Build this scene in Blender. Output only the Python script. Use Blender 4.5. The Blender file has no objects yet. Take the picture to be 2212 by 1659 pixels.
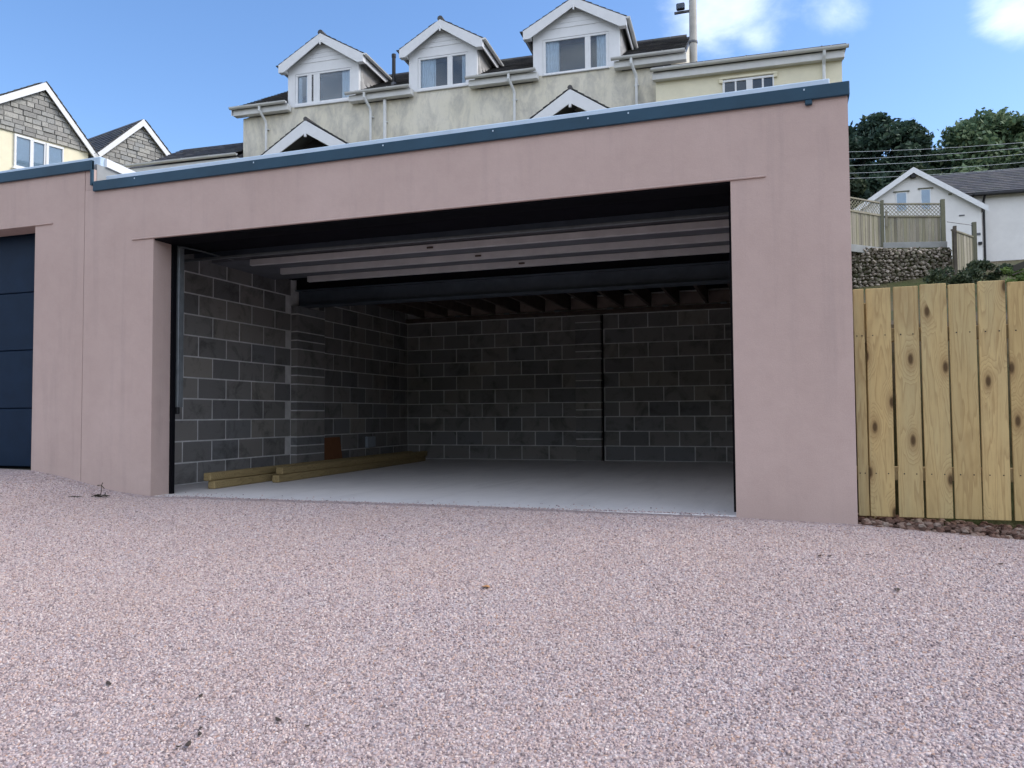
import bpy, math, random
from mathutils import Vector, Matrix, noise as mnoise
random.seed(7)
S = bpy.context.scene
COL = S.collection
R = math.radians

# ------------------------------------------------------------------ camera
cam_d = bpy.data.cameras.new('camera')
cam_d.sensor_width = 36.0
cam_d.lens = 27.678
cam_d.clip_start = 0.05
cam_d.clip_end = 2000
cam = bpy.data.objects.new('camera', cam_d)
COL.objects.link(cam)
yaw, pitch, roll = R(18.981), R(2.325), R(-0.375)
fw = Vector((-math.sin(yaw)*math.cos(pitch), math.cos(yaw)*math.cos(pitch), math.sin(pitch)))
rt = Vector((math.cos(yaw), math.sin(yaw), 0))
up = rt.cross(fw)
rt2 = math.cos(roll)*rt + math.sin(roll)*up
up2 = -math.sin(roll)*rt + math.cos(roll)*up
M = Matrix((rt2, up2, -fw)).transposed().to_4x4()
M.translation = Vector((5.374, -5.646, 0.697))
cam.matrix_world = M
S.camera = cam

# ------------------------------------------------------------------ sky, sun, exposure
SUN_AZ, SUN_EL = R(74), R(44)          # azimuth clockwise from +Y, elevation
W = bpy.data.worlds.new('World')
S.world = W
W.use_nodes = True
nt = W.node_tree
nt.nodes.clear()
def wn(t, **k):
    n = nt.nodes.new(t)
    for a, b in k.items(): setattr(n, a, b)
    return n
L = nt.links.new
sky = wn('ShaderNodeTexSky', sky_type='NISHITA')
sky.sun_disc = False
sky.sun_elevation = SUN_EL
sky.sun_rotation = SUN_AZ
sky.altitude = 0
sky.air_density = 1.0
sky.dust_density = 0.6
sky.ozone_density = 2.0
hsv = wn('ShaderNodeHueSaturation')
hsv.inputs['Saturation'].default_value = 1.16
hsv.inputs['Value'].default_value = 1.0
L(sky.outputs[0], hsv.inputs['Color'])
tc = wn('ShaderNodeTexCoord')
# clouds: broken cumulus, denser towards the right of the view and behind it
nz = wn('ShaderNodeTexNoise'); nz.inputs['Scale'].default_value = 5.5
nz.inputs['Detail'].default_value = 9; nz.inputs['Roughness'].default_value = 0.6
nz.inputs['Distortion'].default_value = 0.25
mp = wn('ShaderNodeMapping'); mp.inputs['Scale'].default_value = (1, 1, 2.0)
mp.inputs['Location'].default_value = (0.3, 0.1, 0.0)
L(tc.outputs['Generated'], mp.inputs['Vector']); L(mp.outputs[0], nz.inputs['Vector'])
def dirv(px, py):
    v = fw + rt2*((px-1106)/1700.7) - up2*((py-829.5)/1700.7)
    return v.normalized()
def blob(c, rad):
    d = wn('ShaderNodeVectorMath', operation='DISTANCE')
    L(tc.outputs['Generated'], d.inputs[0]); d.inputs[1].default_value = c
    m = wn('ShaderNodeMapRange', interpolation_type='SMOOTHSTEP')
    m.inputs['From Min'].default_value = 0; m.inputs['From Max'].default_value = rad
    m.inputs['To Min'].default_value = 1; m.inputs['To Max'].default_value = 0
    L(d.outputs['Value'], m.inputs['Value'])
    return m.outputs[0]
def mth(op, a, b):
    m = wn('ShaderNodeMath', operation=op)
    for i, v in enumerate((a, b)):
        if isinstance(v, (int, float)): m.inputs[i].default_value = v
        else: L(v, m.inputs[i])
    return m.outputs[0]
cl = None
for (px, py, rad, w) in ((1540, 10, .14, .74), (1620, 80, .07, .58), (1440, 45, .06, .45), (2200, 30, .075, .85), (2150, 5, .06, .7), (1810, 5, .08, .34)):
    b = mth('MULTIPLY', blob(dirv(px, py), rad), w)
    cl = b if cl is None else mth('MAXIMUM', cl, b)
# general cloudiness grows away from the clear patch of sky the picture looks at
dt = wn('ShaderNodeVectorMath', operation='DOT_PRODUCT')
L(tc.outputs['Generated'], dt.inputs[0]); dt.inputs[1].default_value = dirv(700, 200)
gen = wn('ShaderNodeMapRange', interpolation_type='SMOOTHSTEP')
gen.inputs['From Min'].default_value = 0.72; gen.inputs['From Max'].default_value = 0.1
gen.inputs['To Min'].default_value = 0.0; gen.inputs['To Max'].default_value = 0.62
L(dt.outputs['Value'], gen.inputs['Value'])
cl = mth('MAXIMUM', cl, gen.outputs[0])
den = mth('ADD', mth('MULTIPLY', nz.outputs['Fac'], 1.15), mth('SUBTRACT', cl, 0.62))
mask = wn('ShaderNodeMapRange', interpolation_type='SMOOTHSTEP')
mask.inputs['From Min'].default_value = 0.30; mask.inputs['From Max'].default_value = 0.78
L(den, mask.inputs['Value'])
# thin veils where the sky is mostly clear, thick cloud elsewhere
cmul = mth('MULTIPLY', mask.outputs[0], mth('ADD', mth('MULTIPLY', gen.outputs[0], .85), .40))
mixc = wn('ShaderNodeMix', data_type='RGBA')
tnt = wn('ShaderNodeMix', data_type='RGBA', blend_type='MULTIPLY'); tnt.inputs['Factor'].default_value = 1
tnt.inputs['B'].default_value = (1.0, .96, 1.0, 1)
L(hsv.outputs[0], tnt.inputs['A'])
L(cmul, mixc.inputs['Factor']); L(tnt.outputs['Result'], mixc.inputs['A'])
CLOUD = 9.0
mixc.inputs['B'].default_value = (CLOUD*.94, CLOUD*0.97, CLOUD*1.03, 1)
bg = wn('ShaderNodeBackground'); bg.inputs['Strength'].default_value = 0.10
L(mixc.outputs['Result'], bg.inputs['Color'])
wo = wn('ShaderNodeOutputWorld'); L(bg.outputs[0], wo.inputs['Surface'])

sl = bpy.data.lights.new('sun', 'SUN'); sl.energy = 1.1; sl.angle = R(28); sl.color = (1.0, .93, .84)
so = bpy.data.objects.new('sun', sl); COL.objects.link(so)
sd = Vector((math.sin(SUN_AZ)*math.cos(SUN_EL), math.cos(SUN_AZ)*math.cos(SUN_EL), math.sin(SUN_EL)))
so.rotation_euler = sd.to_track_quat('Z', 'Y').to_euler()
so.location = (20, 20, 40)
vs = S.view_settings
vs.view_transform = 'Standard'; vs.look = 'None'; vs.gamma = 1.0; vs.exposure = 1.33
vs.use_curve_mapping = False

# ------------------------------------------------------------------ helpers
def tag(o, label=None, cat=None, group=None, kind=None):
    if label: o['label'] = label
    if cat: o['category'] = cat
    if group: o['group'] = group
    if kind: o['kind'] = kind
    return o
def thing(name, label, cat, loc=(0, 0, 0), rz=0, group=None):
    o = bpy.data.objects.new(name, None); COL.objects.link(o)
    o.empty_display_size = .2
    o.location = loc; o.rotation_euler = (0, 0, rz)
    return tag(o, label, cat, group)
class MB:
    def __init__(s): s.v = []; s.f = []; s.sm = False
    def add(s, vs, fs):
        b = len(s.v); s.v += [tuple(v) for v in vs]; s.f += [tuple(i+b for i in f) for f in fs]; return s
    def box(s, x0, x1, y0, y1, z0, z1, c=0.0):
        if c <= 0:
            return s.add([(x0,y0,z0),(x1,y0,z0),(x1,y1,z0),(x0,y1,z0),(x0,y0,z1),(x1,y0,z1),(x1,y1,z1),(x0,y1,z1)],
                [(0,3,2,1),(4,5,6,7),(0,1,5,4),(1,2,6,5),(2,3,7,6),(3,0,4,7)])
        # chamfered box: 24 verts
        vs = []; lo = (x0,y0,z0); hi = (x1,y1,z1); idx = {}
        for sx in (0,1):
            for sy in (0,1):
                for sz in (0,1):
                    sg = (sx,sy,sz)
                    for ax in range(3):
                        p = []
                        for k in range(3):
                            e = hi[k] if sg[k] else lo[k]
                            p.append(e if k == ax else e + (-c if sg[k] else c))
                        idx[sg+(ax,)] = len(vs); vs.append(tuple(p))
        fs = []
        for ax in range(3):
            a, b = (ax+1)%3, (ax+2)%3
            for sd_ in (0,1):
                q = []
                for (i,j) in ((0,0),(1,0),(1,1),(0,1)):
                    sg = [0,0,0]; sg[ax] = sd_; sg[a] = i; sg[b] = j
                    q.append(idx[tuple(sg)+(ax,)])
                fs.append(tuple(q if sd_ else q[::-1]))
        for ax in range(3):
            a, b = (ax+1)%3, (ax+2)%3
            for i in (0,1):
                for j in (0,1):
                    s0 = [0,0,0]; s1 = [0,0,0]; s0[a] = s1[a] = i; s0[b] = s1[b] = j; s0[ax] = 0; s1[ax] = 1
                    fs.append((idx[tuple(s0)+(a,)], idx[tuple(s1)+(a,)], idx[tuple(s1)+(b,)], idx[tuple(s0)+(b,)]))
        for sg in [(i,j,k) for i in (0,1) for j in (0,1) for k in (0,1)]:
            fs.append((idx[sg+(0,)], idx[sg+(1,)], idx[sg+(2,)]))
        return s.add(vs, fs)
    def prism(s, poly, axis, a, b):
        """poly of 2-D points extruded along axis from a to b; 2-D order: x:(y,z) y:(x,z) z:(x,y)"""
        n = len(poly)
        def p3(p, t):
            return {'x': (t,p[0],p[1]), 'y': (p[0],t,p[1]), 'z': (p[0],p[1],t)}[axis]
        vs = [p3(p, a) for p in poly] + [p3(p, b) for p in poly]
        fs = [tuple(range(n-1,-1,-1)), tuple(range(n, 2*n))]
        fs += [(i, (i+1)%n, n+(i+1)%n, n+i) for i in range(n)]
        return s.add(vs, fs)
    def tube(s, pts, r, n=8, cap=True):
        pts = [Vector(p) for p in pts]
        rs = r if isinstance(r, (list, tuple)) else [r]*len(pts)
        b = len(s.v)
        for i, p in enumerate(pts):
            d = (pts[min(i+1, len(pts)-1)] - pts[max(i-1, 0)]).normalized()
            a = d.cross(Vector((0,0,1)))
            if a.length < 1e-3: a = d.cross(Vector((1,0,0)))
            a.normalize(); c = d.cross(a)
            for k in range(n):
                t = 2*math.pi*k/n
                s.v.append(tuple(p + rs[i]*(math.cos(t)*a + math.sin(t)*c)))
        for i in range(len(pts)-1):
            for k in range(n):
                s.f.append((b+i*n+k, b+i*n+(k+1)%n, b+(i+1)*n+(k+1)%n, b+(i+1)*n+k))
        if cap:
            s.f.append(tuple(b+k for k in range(n-1,-1,-1)))
            s.f.append(tuple(b+(len(pts)-1)*n+k for k in range(n)))
        return s
    def hexa(s, p):   # 8 points: bottom 4 ccw, top 4 ccw
        return s.add(p, [(0,3,2,1),(4,5,6,7),(0,1,5,4),(1,2,6,5),(2,3,7,6),(3,0,4,7)])
    def mesh(s, name, mat=None, smooth=False):
        m = bpy.data.meshes.new(name); m.from_pydata(s.v, [], s.f); m.validate()
        import bmesh
        bm = bmesh.new(); bm.from_mesh(m); bmesh.ops.recalc_face_normals(bm, faces=bm.faces); bm.to_mesh(m); bm.free()
        if smooth:
            m.polygons.foreach_set('use_smooth', [True]*len(m.polygons))
        if mat: m.materials.append(mat)
        m.update(); return m
    def build(s, name, mat, parent=None, loc=None, smooth=False, label=None):
        o = bpy.data.objects.new(name, s.mesh(name, mat, smooth)); COL.objects.link(o)
        if parent: o.parent = parent
        if loc: o.location = loc
        if label: o['label'] = label
        return o
def inst(name, mesh, parent, loc, rot=(0,0,0), scale=(1,1,1)):
    o = bpy.data.objects.new(name, mesh); COL.objects.link(o); o.parent = parent
    o.location = loc; o.rotation_euler = rot; o.scale = scale
    return o

# ------------------------------------------------------------------ materials
class NT:
    def __init__(s, name):
        s.m = bpy.data.materials.new(name); s.m.use_nodes = True; s.t = s.m.node_tree
        s.b = s.t.nodes['Principled BSDF']; s.out = s.t.nodes['Material Output']
    def n(s, t, **k):
        n = s.t.nodes.new(t)
        for a, b in k.items(): setattr(n, a, b)
        return n
    def l(s, a, b): s.t.links.new(a, b)
    def coord(s, kind='Object', scale=(1,1,1), loc=None, rot=None):
        c = s.n('ShaderNodeTexCoord'); m = s.n('ShaderNodeMapping'); m.inputs['Scale'].default_value = scale
        if rot: m.inputs['Rotation'].default_value = rot
        s.l(c.outputs[kind], m.inputs['Vector'])
        return m.outputs[0]
    def wcoord(s, scale=(1,1,1)):
        g = s.n('ShaderNodeNewGeometry'); m = s.n('ShaderNodeMapping'); m.inputs['Scale'].default_value = scale
        s.l(g.outputs['Position'], m.inputs['Vector']); return m.outputs[0]
    def noise(s, v, scale, det=5, rough=.55, dist=0):
        n = s.n('ShaderNodeTexNoise'); n.inputs['Scale'].default_value = scale; n.inputs['Detail'].default_value = det
        n.inputs['Roughness'].default_value = rough; n.inputs['Distortion'].default_value = dist
        s.l(v, n.inputs['Vector']); return n.outputs['Fac']
    def ramp(s, f, stops, interp='LINEAR'):
        r = s.n('ShaderNodeValToRGB'); r.color_ramp.interpolation = interp
        e = r.color_ramp.elements
        while len(e) < len(stops): e.new(0.5)
        for i, (p, c) in enumerate(stops):
            e[i].position = p; e[i].color = (c, c, c, 1) if isinstance(c, (int, float)) else (*c, 1)
        s.l(f, r.inputs[0]); return r.outputs[0]
    def mix(s, f, a, b, mode='MIX'):
        m = s.n('ShaderNodeMix', data_type='RGBA', blend_type=mode)
        for i, v in (('Factor', f), ('A', a), ('B', b)):
            if hasattr(v, 'type'): s.l(v, m.inputs[i])
            elif isinstance(v, (int, float)) and i == 'Factor': m.inputs[i].default_value = v
            else: m.inputs[i].default_value = (*v, 1) if not isinstance(v, (int, float)) else (v, v, v, 1)
        return m.outputs['Result']
    def math(s, op, a, b=None):
        m = s.n('ShaderNodeMath', operation=op)
        for i, v in enumerate((a, b)):
            if v is None: continue
            if hasattr(v, 'type'): s.l(v, m.inputs[i])
            else: m.inputs[i].default_value = v
        return m.outputs[0]
    def rnd(s):
        return s.n('ShaderNodeObjectInfo').outputs['Random']
    def bump(s, h, dist=.01, st=.5):
        b = s.n('ShaderNodeBump'); b.inputs['Distance'].default_value = dist; b.inputs['Strength'].default_value = st
        s.l(h, b.inputs['Height']); s.l(b.outputs[0], s.b.inputs['Normal'])
    def col(s, c):
        if hasattr(c, 'type'): s.l(c, s.b.inputs['Base Color'])
        else: s.b.inputs['Base Color'].default_value = (*c, 1)
    def fin(s, rough=.8, metal=0, spec=.5):
        s.b.inputs['Roughness'].default_value = rough; s.b.inputs['Metallic'].default_value = metal
        s.b.inputs['Specular IOR Level'].default_value = spec
        return s.m
def plain(name, c, rough=.6, metal=0, var=.08, sc=6, bump=0, spec=.4):
    t = NT(name); v = t.coord()
    f = t.noise(v, sc, 6, .6)
    lo = tuple(x*(1-var) for x in c); hi = tuple(min(1, x*(1+var)) for x in c)
    t.col(t.ramp(f, [(.3, lo), (.7, hi)]))
    if bump: t.bump(t.noise(v, sc*14, 4), bump, .5)
    return t.fin(rough, metal, spec)

M_ = {}
# pink self coloured render: trowelled, faintly mottled, a little grime
t = NT('pink_render'); v = t.coord()
a = t.noise(v, .9, 5, .6, .3); b = t.noise(v, 7, 6, .65); c = t.noise(v, 160, 3, .6)
col = t.mix(t.ramp(a, [(.35, 0), (.7, 1)]), (.50, .382, .340), (.56, .434, .390))
col = t.mix(t.math('MULTIPLY', t.ramp(b, [(.42, 0), (.75, 1)]), .35), col, (.43, .325, .288))
col = t.mix(t.math('MULTIPLY', t.ramp(c, [(.35, 1), (.65, 0)]), .22), col, (.30, .205, .18))
sx = t.n('ShaderNodeSeparateXYZ'); t.l(t.wcoord(), sx.inputs[0])
run = t.noise(t.wcoord((5, 5, .35)), 1.6, 6, .65)
col = t.mix(t.math('MULTIPLY', t.ramp(run, [(.52, 0), (.72, 1)]), .22), col, (.29, .235, .22))
foot = t.math('SUBTRACT', .30, t.math('ADD', sx.outputs[2], t.math('MULTIPLY', b, .35)))
col = t.mix(t.math('MULTIPLY', t.ramp(foot, [(.0, 0), (.25, 1)]), .35), col, (.36, .27, .235))
t.col(col)
h = t.math('ADD', t.math('MULTIPLY', c, .5), t.math('MULTIPLY', t.noise(v, 22, 4), .9))
t.bump(h, .006, .35); M_['render'] = t.fin(.92, 0, .2)
M_['fascia'] = plain('slate_blue_fascia', (.020, .060, .098), .45, .0, .14, 3, spec=.25)
M_['trim'] = plain('pale_roof_trim', (.48, .60, .72), .45, 0, .06, 4)
M_['door_navy'] = plain('navy_door_skin', (.007, .019, .043), .5, 0, .15, 5, .0006, spec=.12)
M_['seal'] = plain('black_rubber_seal', (.005, .005, .007), .7, spec=.08)
M_['steel'] = plain('galvanised_steel', (.20, .22, .23), .5, .5, .15, 12)
t = NT('concrete_block'); v = t.coord(); rn = t.rnd()
base = t.ramp(rn, [(0, (.165,.163,.168)), (.3, (.22,.212,.203)), (.6, (.265,.248,.23)), (.8, (.205,.208,.215)), (1, (.31,.285,.252))])
wv = t.wcoord()
a = t.noise(wv, 3.2, 6, .7, .6)
col = t.mix(t.ramp(a, [(.5, 0), (.66, .65)]), base, (.07,.068,.066))
col = t.mix(t.ramp(t.noise(wv, 90, 4, .8), [(.4, .0), (.8, .4)]), col, (.32,.30,.27))
t.col(col); t.bump(t.noise(wv, 120, 5, .7), .004, .6); M_['block'] = t.fin(.95, 0, .1)
M_['mortar'] = plain('mortar_joint', (.64, .63, .62), .95, 0, .15, 9, .003)
t = NT('concrete_floor'); v = t.wcoord()
a = t.noise(v, .8, 6, .65, .5); b = t.noise(v, 14, 6, .7)
col = t.mix(t.ramp(a, [(.35, 0), (.7, 1)]), (.66,.63,.62), (.74,.71,.695))
col = t.mix(t.ramp(b, [(.55, 0), (.75, .4)]), col, (.50,.485,.47))
tm = t.noise(t.wcoord((3.2, .5, 1)), 1.5, 5, .6, .4)
col = t.mix(t.math('MULTIPLY', t.ramp(tm, [(.5, 0), (.7, 1)]), .35), col, (.47,.45,.44))
col = t.mix(t.math('MULTIPLY', t.ramp(t.noise(v, 45, 4, .75), [(.62, 0), (.70, 1)]), .4), col, (.30,.28,.27))
t.col(col); t.bump(b, .003, .3); M_['floor'] = t.fin(.62, 0, .4)
M_['beam'] = plain('painted_steel_beam', (.065, .082, .105), .5, .1, .2, 5)
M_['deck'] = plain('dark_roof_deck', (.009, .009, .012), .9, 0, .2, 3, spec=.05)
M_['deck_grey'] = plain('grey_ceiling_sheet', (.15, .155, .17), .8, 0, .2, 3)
M_['purlin'] = plain('light_purlin', (.60, .58, .57), .5, 0, .1, 5)
M_['joist'] = plain('sawn_joist', (.10, .075, .06), .85, 0, .3, 8)
M_['noggin'] = plain('joist_noggin', (.26, .20, .17), .85, 0, .2, 8)
M_['upvc'] = plain('white_upvc', (.74, .75, .76), .38, 0, .04, 5, spec=.5)
M_['gutter'] = plain('white_gutter', (.66, .66, .64), .42, 0, .08, 4)
M_['pipe'] = plain('white_downpipe', (.70, .71, .70), .4, 0, .06, 5)
t = NT('cream_render'); v = t.coord('Object', (1, 1, .42)); v2 = t.coord()
a = t.noise(v, 2.6, 7, .7, .4); b = t.noise(v2, 9, 6, .7); c = t.noise(v2, .7, 4, .6)
col = t.mix(t.ramp(c, [(.35, 0), (.65, 1)]), (.73,.68,.545), (.77,.725,.615))
col = t.mix(t.ramp(a, [(.44, 0), (.68, .85)]), col, (.42,.405,.365))
col = t.mix(t.ramp(b, [(.52, 0), (.8, .35)]), col, (.45,.44,.37))
t.col(col); t.bump(t.noise(v2, 60, 4), .006, .4); M_['cream'] = t.fin(.92, 0, .2)
M_['cream_clean'] = plain('clean_cream_paint', (.80, .745, .56), .85, 0, .06, 3, .003)
M_['white_wall'] = plain('white_painted_wall', (.74, .73, .71), .85, 0, .05, 2, .004)
t = NT('roof_slate'); v = t.coord(); g = t.n('ShaderNodeNewGeometry')
isl = g.outputs['Random Per Island']
col = t.ramp(isl, [(0, (.040,.040,.045)), (.5, (.062,.060,.064)), (.8, (.085,.078,.076)), (1, (.052,.056,.05))])
col = t.mix(t.ramp(t.noise(v, 5, 6, .7), [(.5, 0), (.75, .5)]), col, (.13,.135,.105))
t.col(col); t.bump(t.noise(v, 40, 4), .004, .5); M_['slate'] = t.fin(.62, 0, .4)
t = NT('tile_hanging'); v = t.coord(); isl = t.n('ShaderNodeNewGeometry').outputs['Random Per Island']
t.col(t.ramp(isl, [(0, (.30,.29,.28)), (.6, (.42,.41,.40)), (1, (.52,.51,.49))])); M_['hung'] = t.fin(.75)
M_['dark_soffit'] = plain('dark_gable_infill', (.035, .033, .035), .8, 0, .2, 4)
M_['lead'] = plain('lead_flashing', (.12, .125, .135), .55, .2, .15, 8)
t = NT('window_glass')
tr = t.n('ShaderNodeBsdfTransparent'); tr.inputs[0].default_value = (.86,.92,.97,1)
gl = t.n('ShaderNodeBsdfGlossy'); gl.inputs['Roughness'].default_value = .02; gl.inputs[0].default_value = (.9,.95,1,1)
fr = t.n('ShaderNodeFresnel'); fr.inputs['IOR'].default_value = 1.5
mx = t.n('ShaderNodeMixShader'); t.l(fr.outputs[0], mx.inputs[0]); t.l(tr.outputs[0], mx.inputs[1]); t.l(gl.outputs[0], mx.inputs[2])
t.l(mx.outputs[0], t.out.inputs['Surface']); M_['glass'] = t.m
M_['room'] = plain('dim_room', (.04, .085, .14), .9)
M_['curtain'] = plain('pale_curtain', (.82, .84, .85), .9, 0, .08, 9)
M_['blind'] = plain('grey_blind', (.74, .77, .76), .8, 0, .05, 9)
t = NT('cladding_stone'); v = t.coord(); rn = t.rnd()
col = t.ramp(rn, [(0, (.27,.265,.25)), (.3, (.36,.35,.33)), (.55, (.43,.42,.38)), (.8, (.32,.325,.32)), (1, (.49,.47,.42))])
wv = t.wcoord()
col = t.mix(t.ramp(t.noise(wv, 14, 6, .75), [(.45, 0), (.75, .6)]), col, (.17,.165,.155))
t.col(col); t.bump(t.noise(wv, 30, 5), .02, .7); M_['stone'] = t.fin(.92, 0, .2)
M_['stone_bed'] = plain('stone_bedding', (.30, .295, .28), .95)
def wood(name, c0, c1, ck, knots=True, rough=.78, axis='z', green=None, dark=.72):
    t = NT(name); rn = t.rnd()
    tcn = t.n('ShaderNodeTexCoord'); off = t.n('ShaderNodeVectorMath', operation='MULTIPLY_ADD')
    cmb = t.n('ShaderNodeCombineXYZ')
    t.l(t.math('MULTIPLY', rn, 37.0), cmb.inputs[0]); t.l(t.math('MULTIPLY', rn, 11.0), cmb.inputs[1]); t.l(t.math('MULTIPLY', rn, 53.0), cmb.inputs[2])
    ad = t.n('ShaderNodeVectorMath', operation='ADD'); t.l(tcn.outputs['Object'], ad.inputs[0]); t.l(cmb.outputs[0], ad.inputs[1])
    st = {'z': (1, 1, .10), 'y': (1, .10, 1)}[axis]; sk = {'z': (1, .3, .42), 'y': (1, .42, 1)}[axis]
    mp1 = t.n('ShaderNodeMapping'); mp1.inputs['Scale'].default_value = st; t.l(ad.outputs[0], mp1.inputs['Vector'])
    mp2 = t.n('ShaderNodeMapping'); mp2.inputs['Scale'].default_value = sk; t.l(ad.outputs[0], mp2.inputs['Vector'])
    # knots: sparse voronoi cells
    vo = t.n('ShaderNodeTexVoronoi', voronoi_dimensions='2D'); vo.inputs['Scale'].default_value = 7.5; vo.inputs['Randomness'].default_value = 1
    sv = t.n('ShaderNodeSeparateXYZ'); cv = t.n('ShaderNodeCombineXYZ'); t.l(mp2.outputs[0], sv.inputs[0])
    t.l(sv.outputs[0], cv.inputs[0]); t.l(sv.outputs[2 if axis == 'z' else 1], cv.inputs[1]); t.l(cv.outputs[0], vo.inputs['Vector'])
    sep = t.n('ShaderNodeSeparateColor'); t.l(vo.outputs['Color'], sep.inputs[0])
    on = t.math('GREATER_THAN', sep.outputs[0], .60)
    near = t.math('MULTIPLY', t.ramp(vo.outputs['Distance'], [(.0, 1), (.55, 0)]), on)
    # grain bent round the knots
    grain_in = t.math('ADD', t.noise(mp1.outputs[0], 9, 3, .5, .2), t.math('MULTIPLY', near, .55))
    bands = t.math('FRACT', t.math('MULTIPLY', grain_in, 11.0))
    gr = t.ramp(bands, [(0, 0), (.6, .35), (.9, 1), (1, 0)])
    fine = t.noise(mp1.outputs[0], 130, 4, .6)
    tone = t.noise(mp1.outputs[0], 2.2, 4, .6)
    col = t.mix(t.ramp(tone, [(.3, 0), (.7, 1)]), c0, c1)
    col = t.mix(t.ramp(rn, [(0, 0), (.4, .15), (1, .9)]), col, tuple(x*dark for x in c0))
    if green: col = t.mix(t.ramp(t.noise(mp1.outputs[0], 3.1, 5, .6), [(.45, 0), (.7, .75)]), col, green)
    col = t.mix(t.math('MULTIPLY', gr, .38), col, ck)
    col = t.mix(t.ramp(fine, [(.5, 0), (.75, .22)]), col, ck)
    if knots:
        halo = t.math('MULTIPLY', t.ramp(vo.outputs['Distance'], [(.06, 1), (.34, 0)]), on)
        core = t.math('MULTIPLY', t.ramp(vo.outputs['Distance'], [(.07, 1), (.15, 0)]), on)
        col = t.mix(t.math('MULTIPLY', halo, .6), col, ck)
        col = t.mix(t.math('MULTIPLY', t.ramp(t.noise(mp2.outputs[0], 3.0, 4, .6, .8), [(.54, 0), (.7, 1)]), .35), col, ck)
        col = t.mix(t.math('MULTIPLY', core, .85), col, tuple(x*.28 for x in ck))
    t.col(col); t.bump(t.math('ADD', fine, t.math('MULTIPLY', gr, .4)), .0015, .5)
    return t.fin(rough, 0, .25)
M_['board'] = wood('new_fence_board', (.63, .465, .21), (.48, .355, .17), (.20, .11, .045), green=(.43, .38, .215))
M_['rail'] = wood('new_fence_rail', (.40, .31, .16), (.33, .27, .15), (.17, .10, .04), False)
M_['post'] = wood('treated_post', (.42, .315, .15), (.27, .21, .10), (.10, .06, .025), False, axis='y')
M_['plank'] = wood('red_brown_offcut', (.30, .13, .06), (.24, .10, .045), (.10, .04, .02), False)
M_['weathered'] = wood('weathered_fence', (.43, .39, .315), (.30, .275, .22), (.13, .115, .09), False, green=(.31, .30, .17), dark=.36)
M_['weathered_dark'] = wood('weathered_post', (.24, .235, .17), (.18, .18, .12), (.08, .08, .05), False)
M_['gravel_board'] = plain('concrete_gravel_board', (.30, .31, .31), .9, 0, .12, 4, .004)
t = NT('hill_ground'); v = t.wcoord()
col = t.mix(t.ramp(t.noise(v, .35, 7, .7), [(.4, 0), (.6, 1)]), (.07, .085, .035), (.13, .10, .07))
col = t.mix(t.ramp(t.noise(v, 5, 6, .7), [(.45, 0), (.7, .7)]), col, (.05, .065, .025))
t.col(col); t.bump(t.noise(v, 6, 7, .7), .15, .8); M_['hill'] = t.fin(.95, 0, .1)

# resin bound gravel: cells of pink, grey, cream and rust aggregate
PAL = [(0, (.15,.12,.125)), (.09, (.29,.225,.225)), (.26, (.46,.36,.35)), (.42, (.55,.445,.42)), (.55, (.44,.39,.405)),
       (.68, (.63,.55,.53)), (.79, (.53,.39,.34)), (.88, (.72,.66,.63)), (.96, (.47,.29,.21)), (1, (.76,.70,.65))]
PAL = [(p_, (c_[0]*.89, c_[1]*.87, c_[2]*.88)) for p_, c_ in PAL]
t = NT('pink_gravel'); v = t.wcoord()
wrp = t.n('ShaderNodeTexNoise'); wrp.inputs['Scale'].default_value = 60; t.l(v, wrp.inputs['Vector'])
av = t.n('ShaderNodeVectorMath', operation='MULTIPLY_ADD'); t.l(wrp.outputs['Color'], av.inputs[0])
av.inputs[1].default_value = (.008,.008,.008); t.l(v, av.inputs[2])
vo = t.n('ShaderNodeTexVoronoi'); vo.inputs['Scale'].default_value = 76; t.l(av.outputs[0], vo.inputs['Vector'])
sp = t.n('ShaderNodeSeparateColor'); t.l(vo.outputs['Color'], sp.inputs[0])
col = t.ramp(sp.outputs[0], PAL)
edge = t.ramp(vo.outputs['Distance'], [(.35, 0), (.75, .55)])
col = t.mix(edge, col, (.16,.125,.12))
big = t.noise(v, 1.1, 5, .6)
col = t.mix(t.ramp(big, [(.4, 0), (.75, .22)]), col, (.44,.32,.265))
t.col(col)
t.bump(t.math('SUBTRACT', 1.0, vo.outputs['Distance']), .006, .8); M_['gravel'] = t.fin(.7, 0, .35)
t = NT('gravel_chip')
oi = t.rnd(); col = t.ramp(oi, PAL)
big = t.noise(t.wcoord(), 1.1, 5, .6); big2 = t.noise(t.wcoord(), 3.1, 4, .6)
col = t.mix(t.ramp(big, [(.4, 0), (.75, .30)]), col, (.45,.33,.275))
col = t.mix(t.ramp(big2, [(.5, 0), (.8, .30)]), col, (.39,.365,.38)); t.col(col)
M_['chip'] = t.fin(.6, 0, .4)
t = NT('spilled_chip'); t.col(t.ramp(t.n('ShaderNodeNewGeometry').outputs['Random Per Island'], PAL)); M_['spill'] = t.fin(.65, 0, .35)
t = NT('rubble_stone'); wv = t.wcoord(); rn = t.n('ShaderNodeNewGeometry').outputs['Random Per Island']
col = t.ramp(rn, [(0, (.07,.042,.032)), (.4, (.15,.085,.065)), (.7, (.22,.145,.115)), (1, (.30,.24,.20))])
t.col(t.mix(t.ramp(t.noise(wv, 25, 5, .7), [(.45, 0), (.7, .6)]), col, (.08,.055,.045))); M_['rubble'] = t.fin(.9, 0, .2)
t = NT('bank_stone'); wv = t.wcoord(); rn = t.rnd()
col = t.ramp(rn, [(0, (.12,.105,.085)), (.4, (.20,.175,.15)), (.7, (.29,.25,.22)), (1, (.42,.37,.33))])
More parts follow.
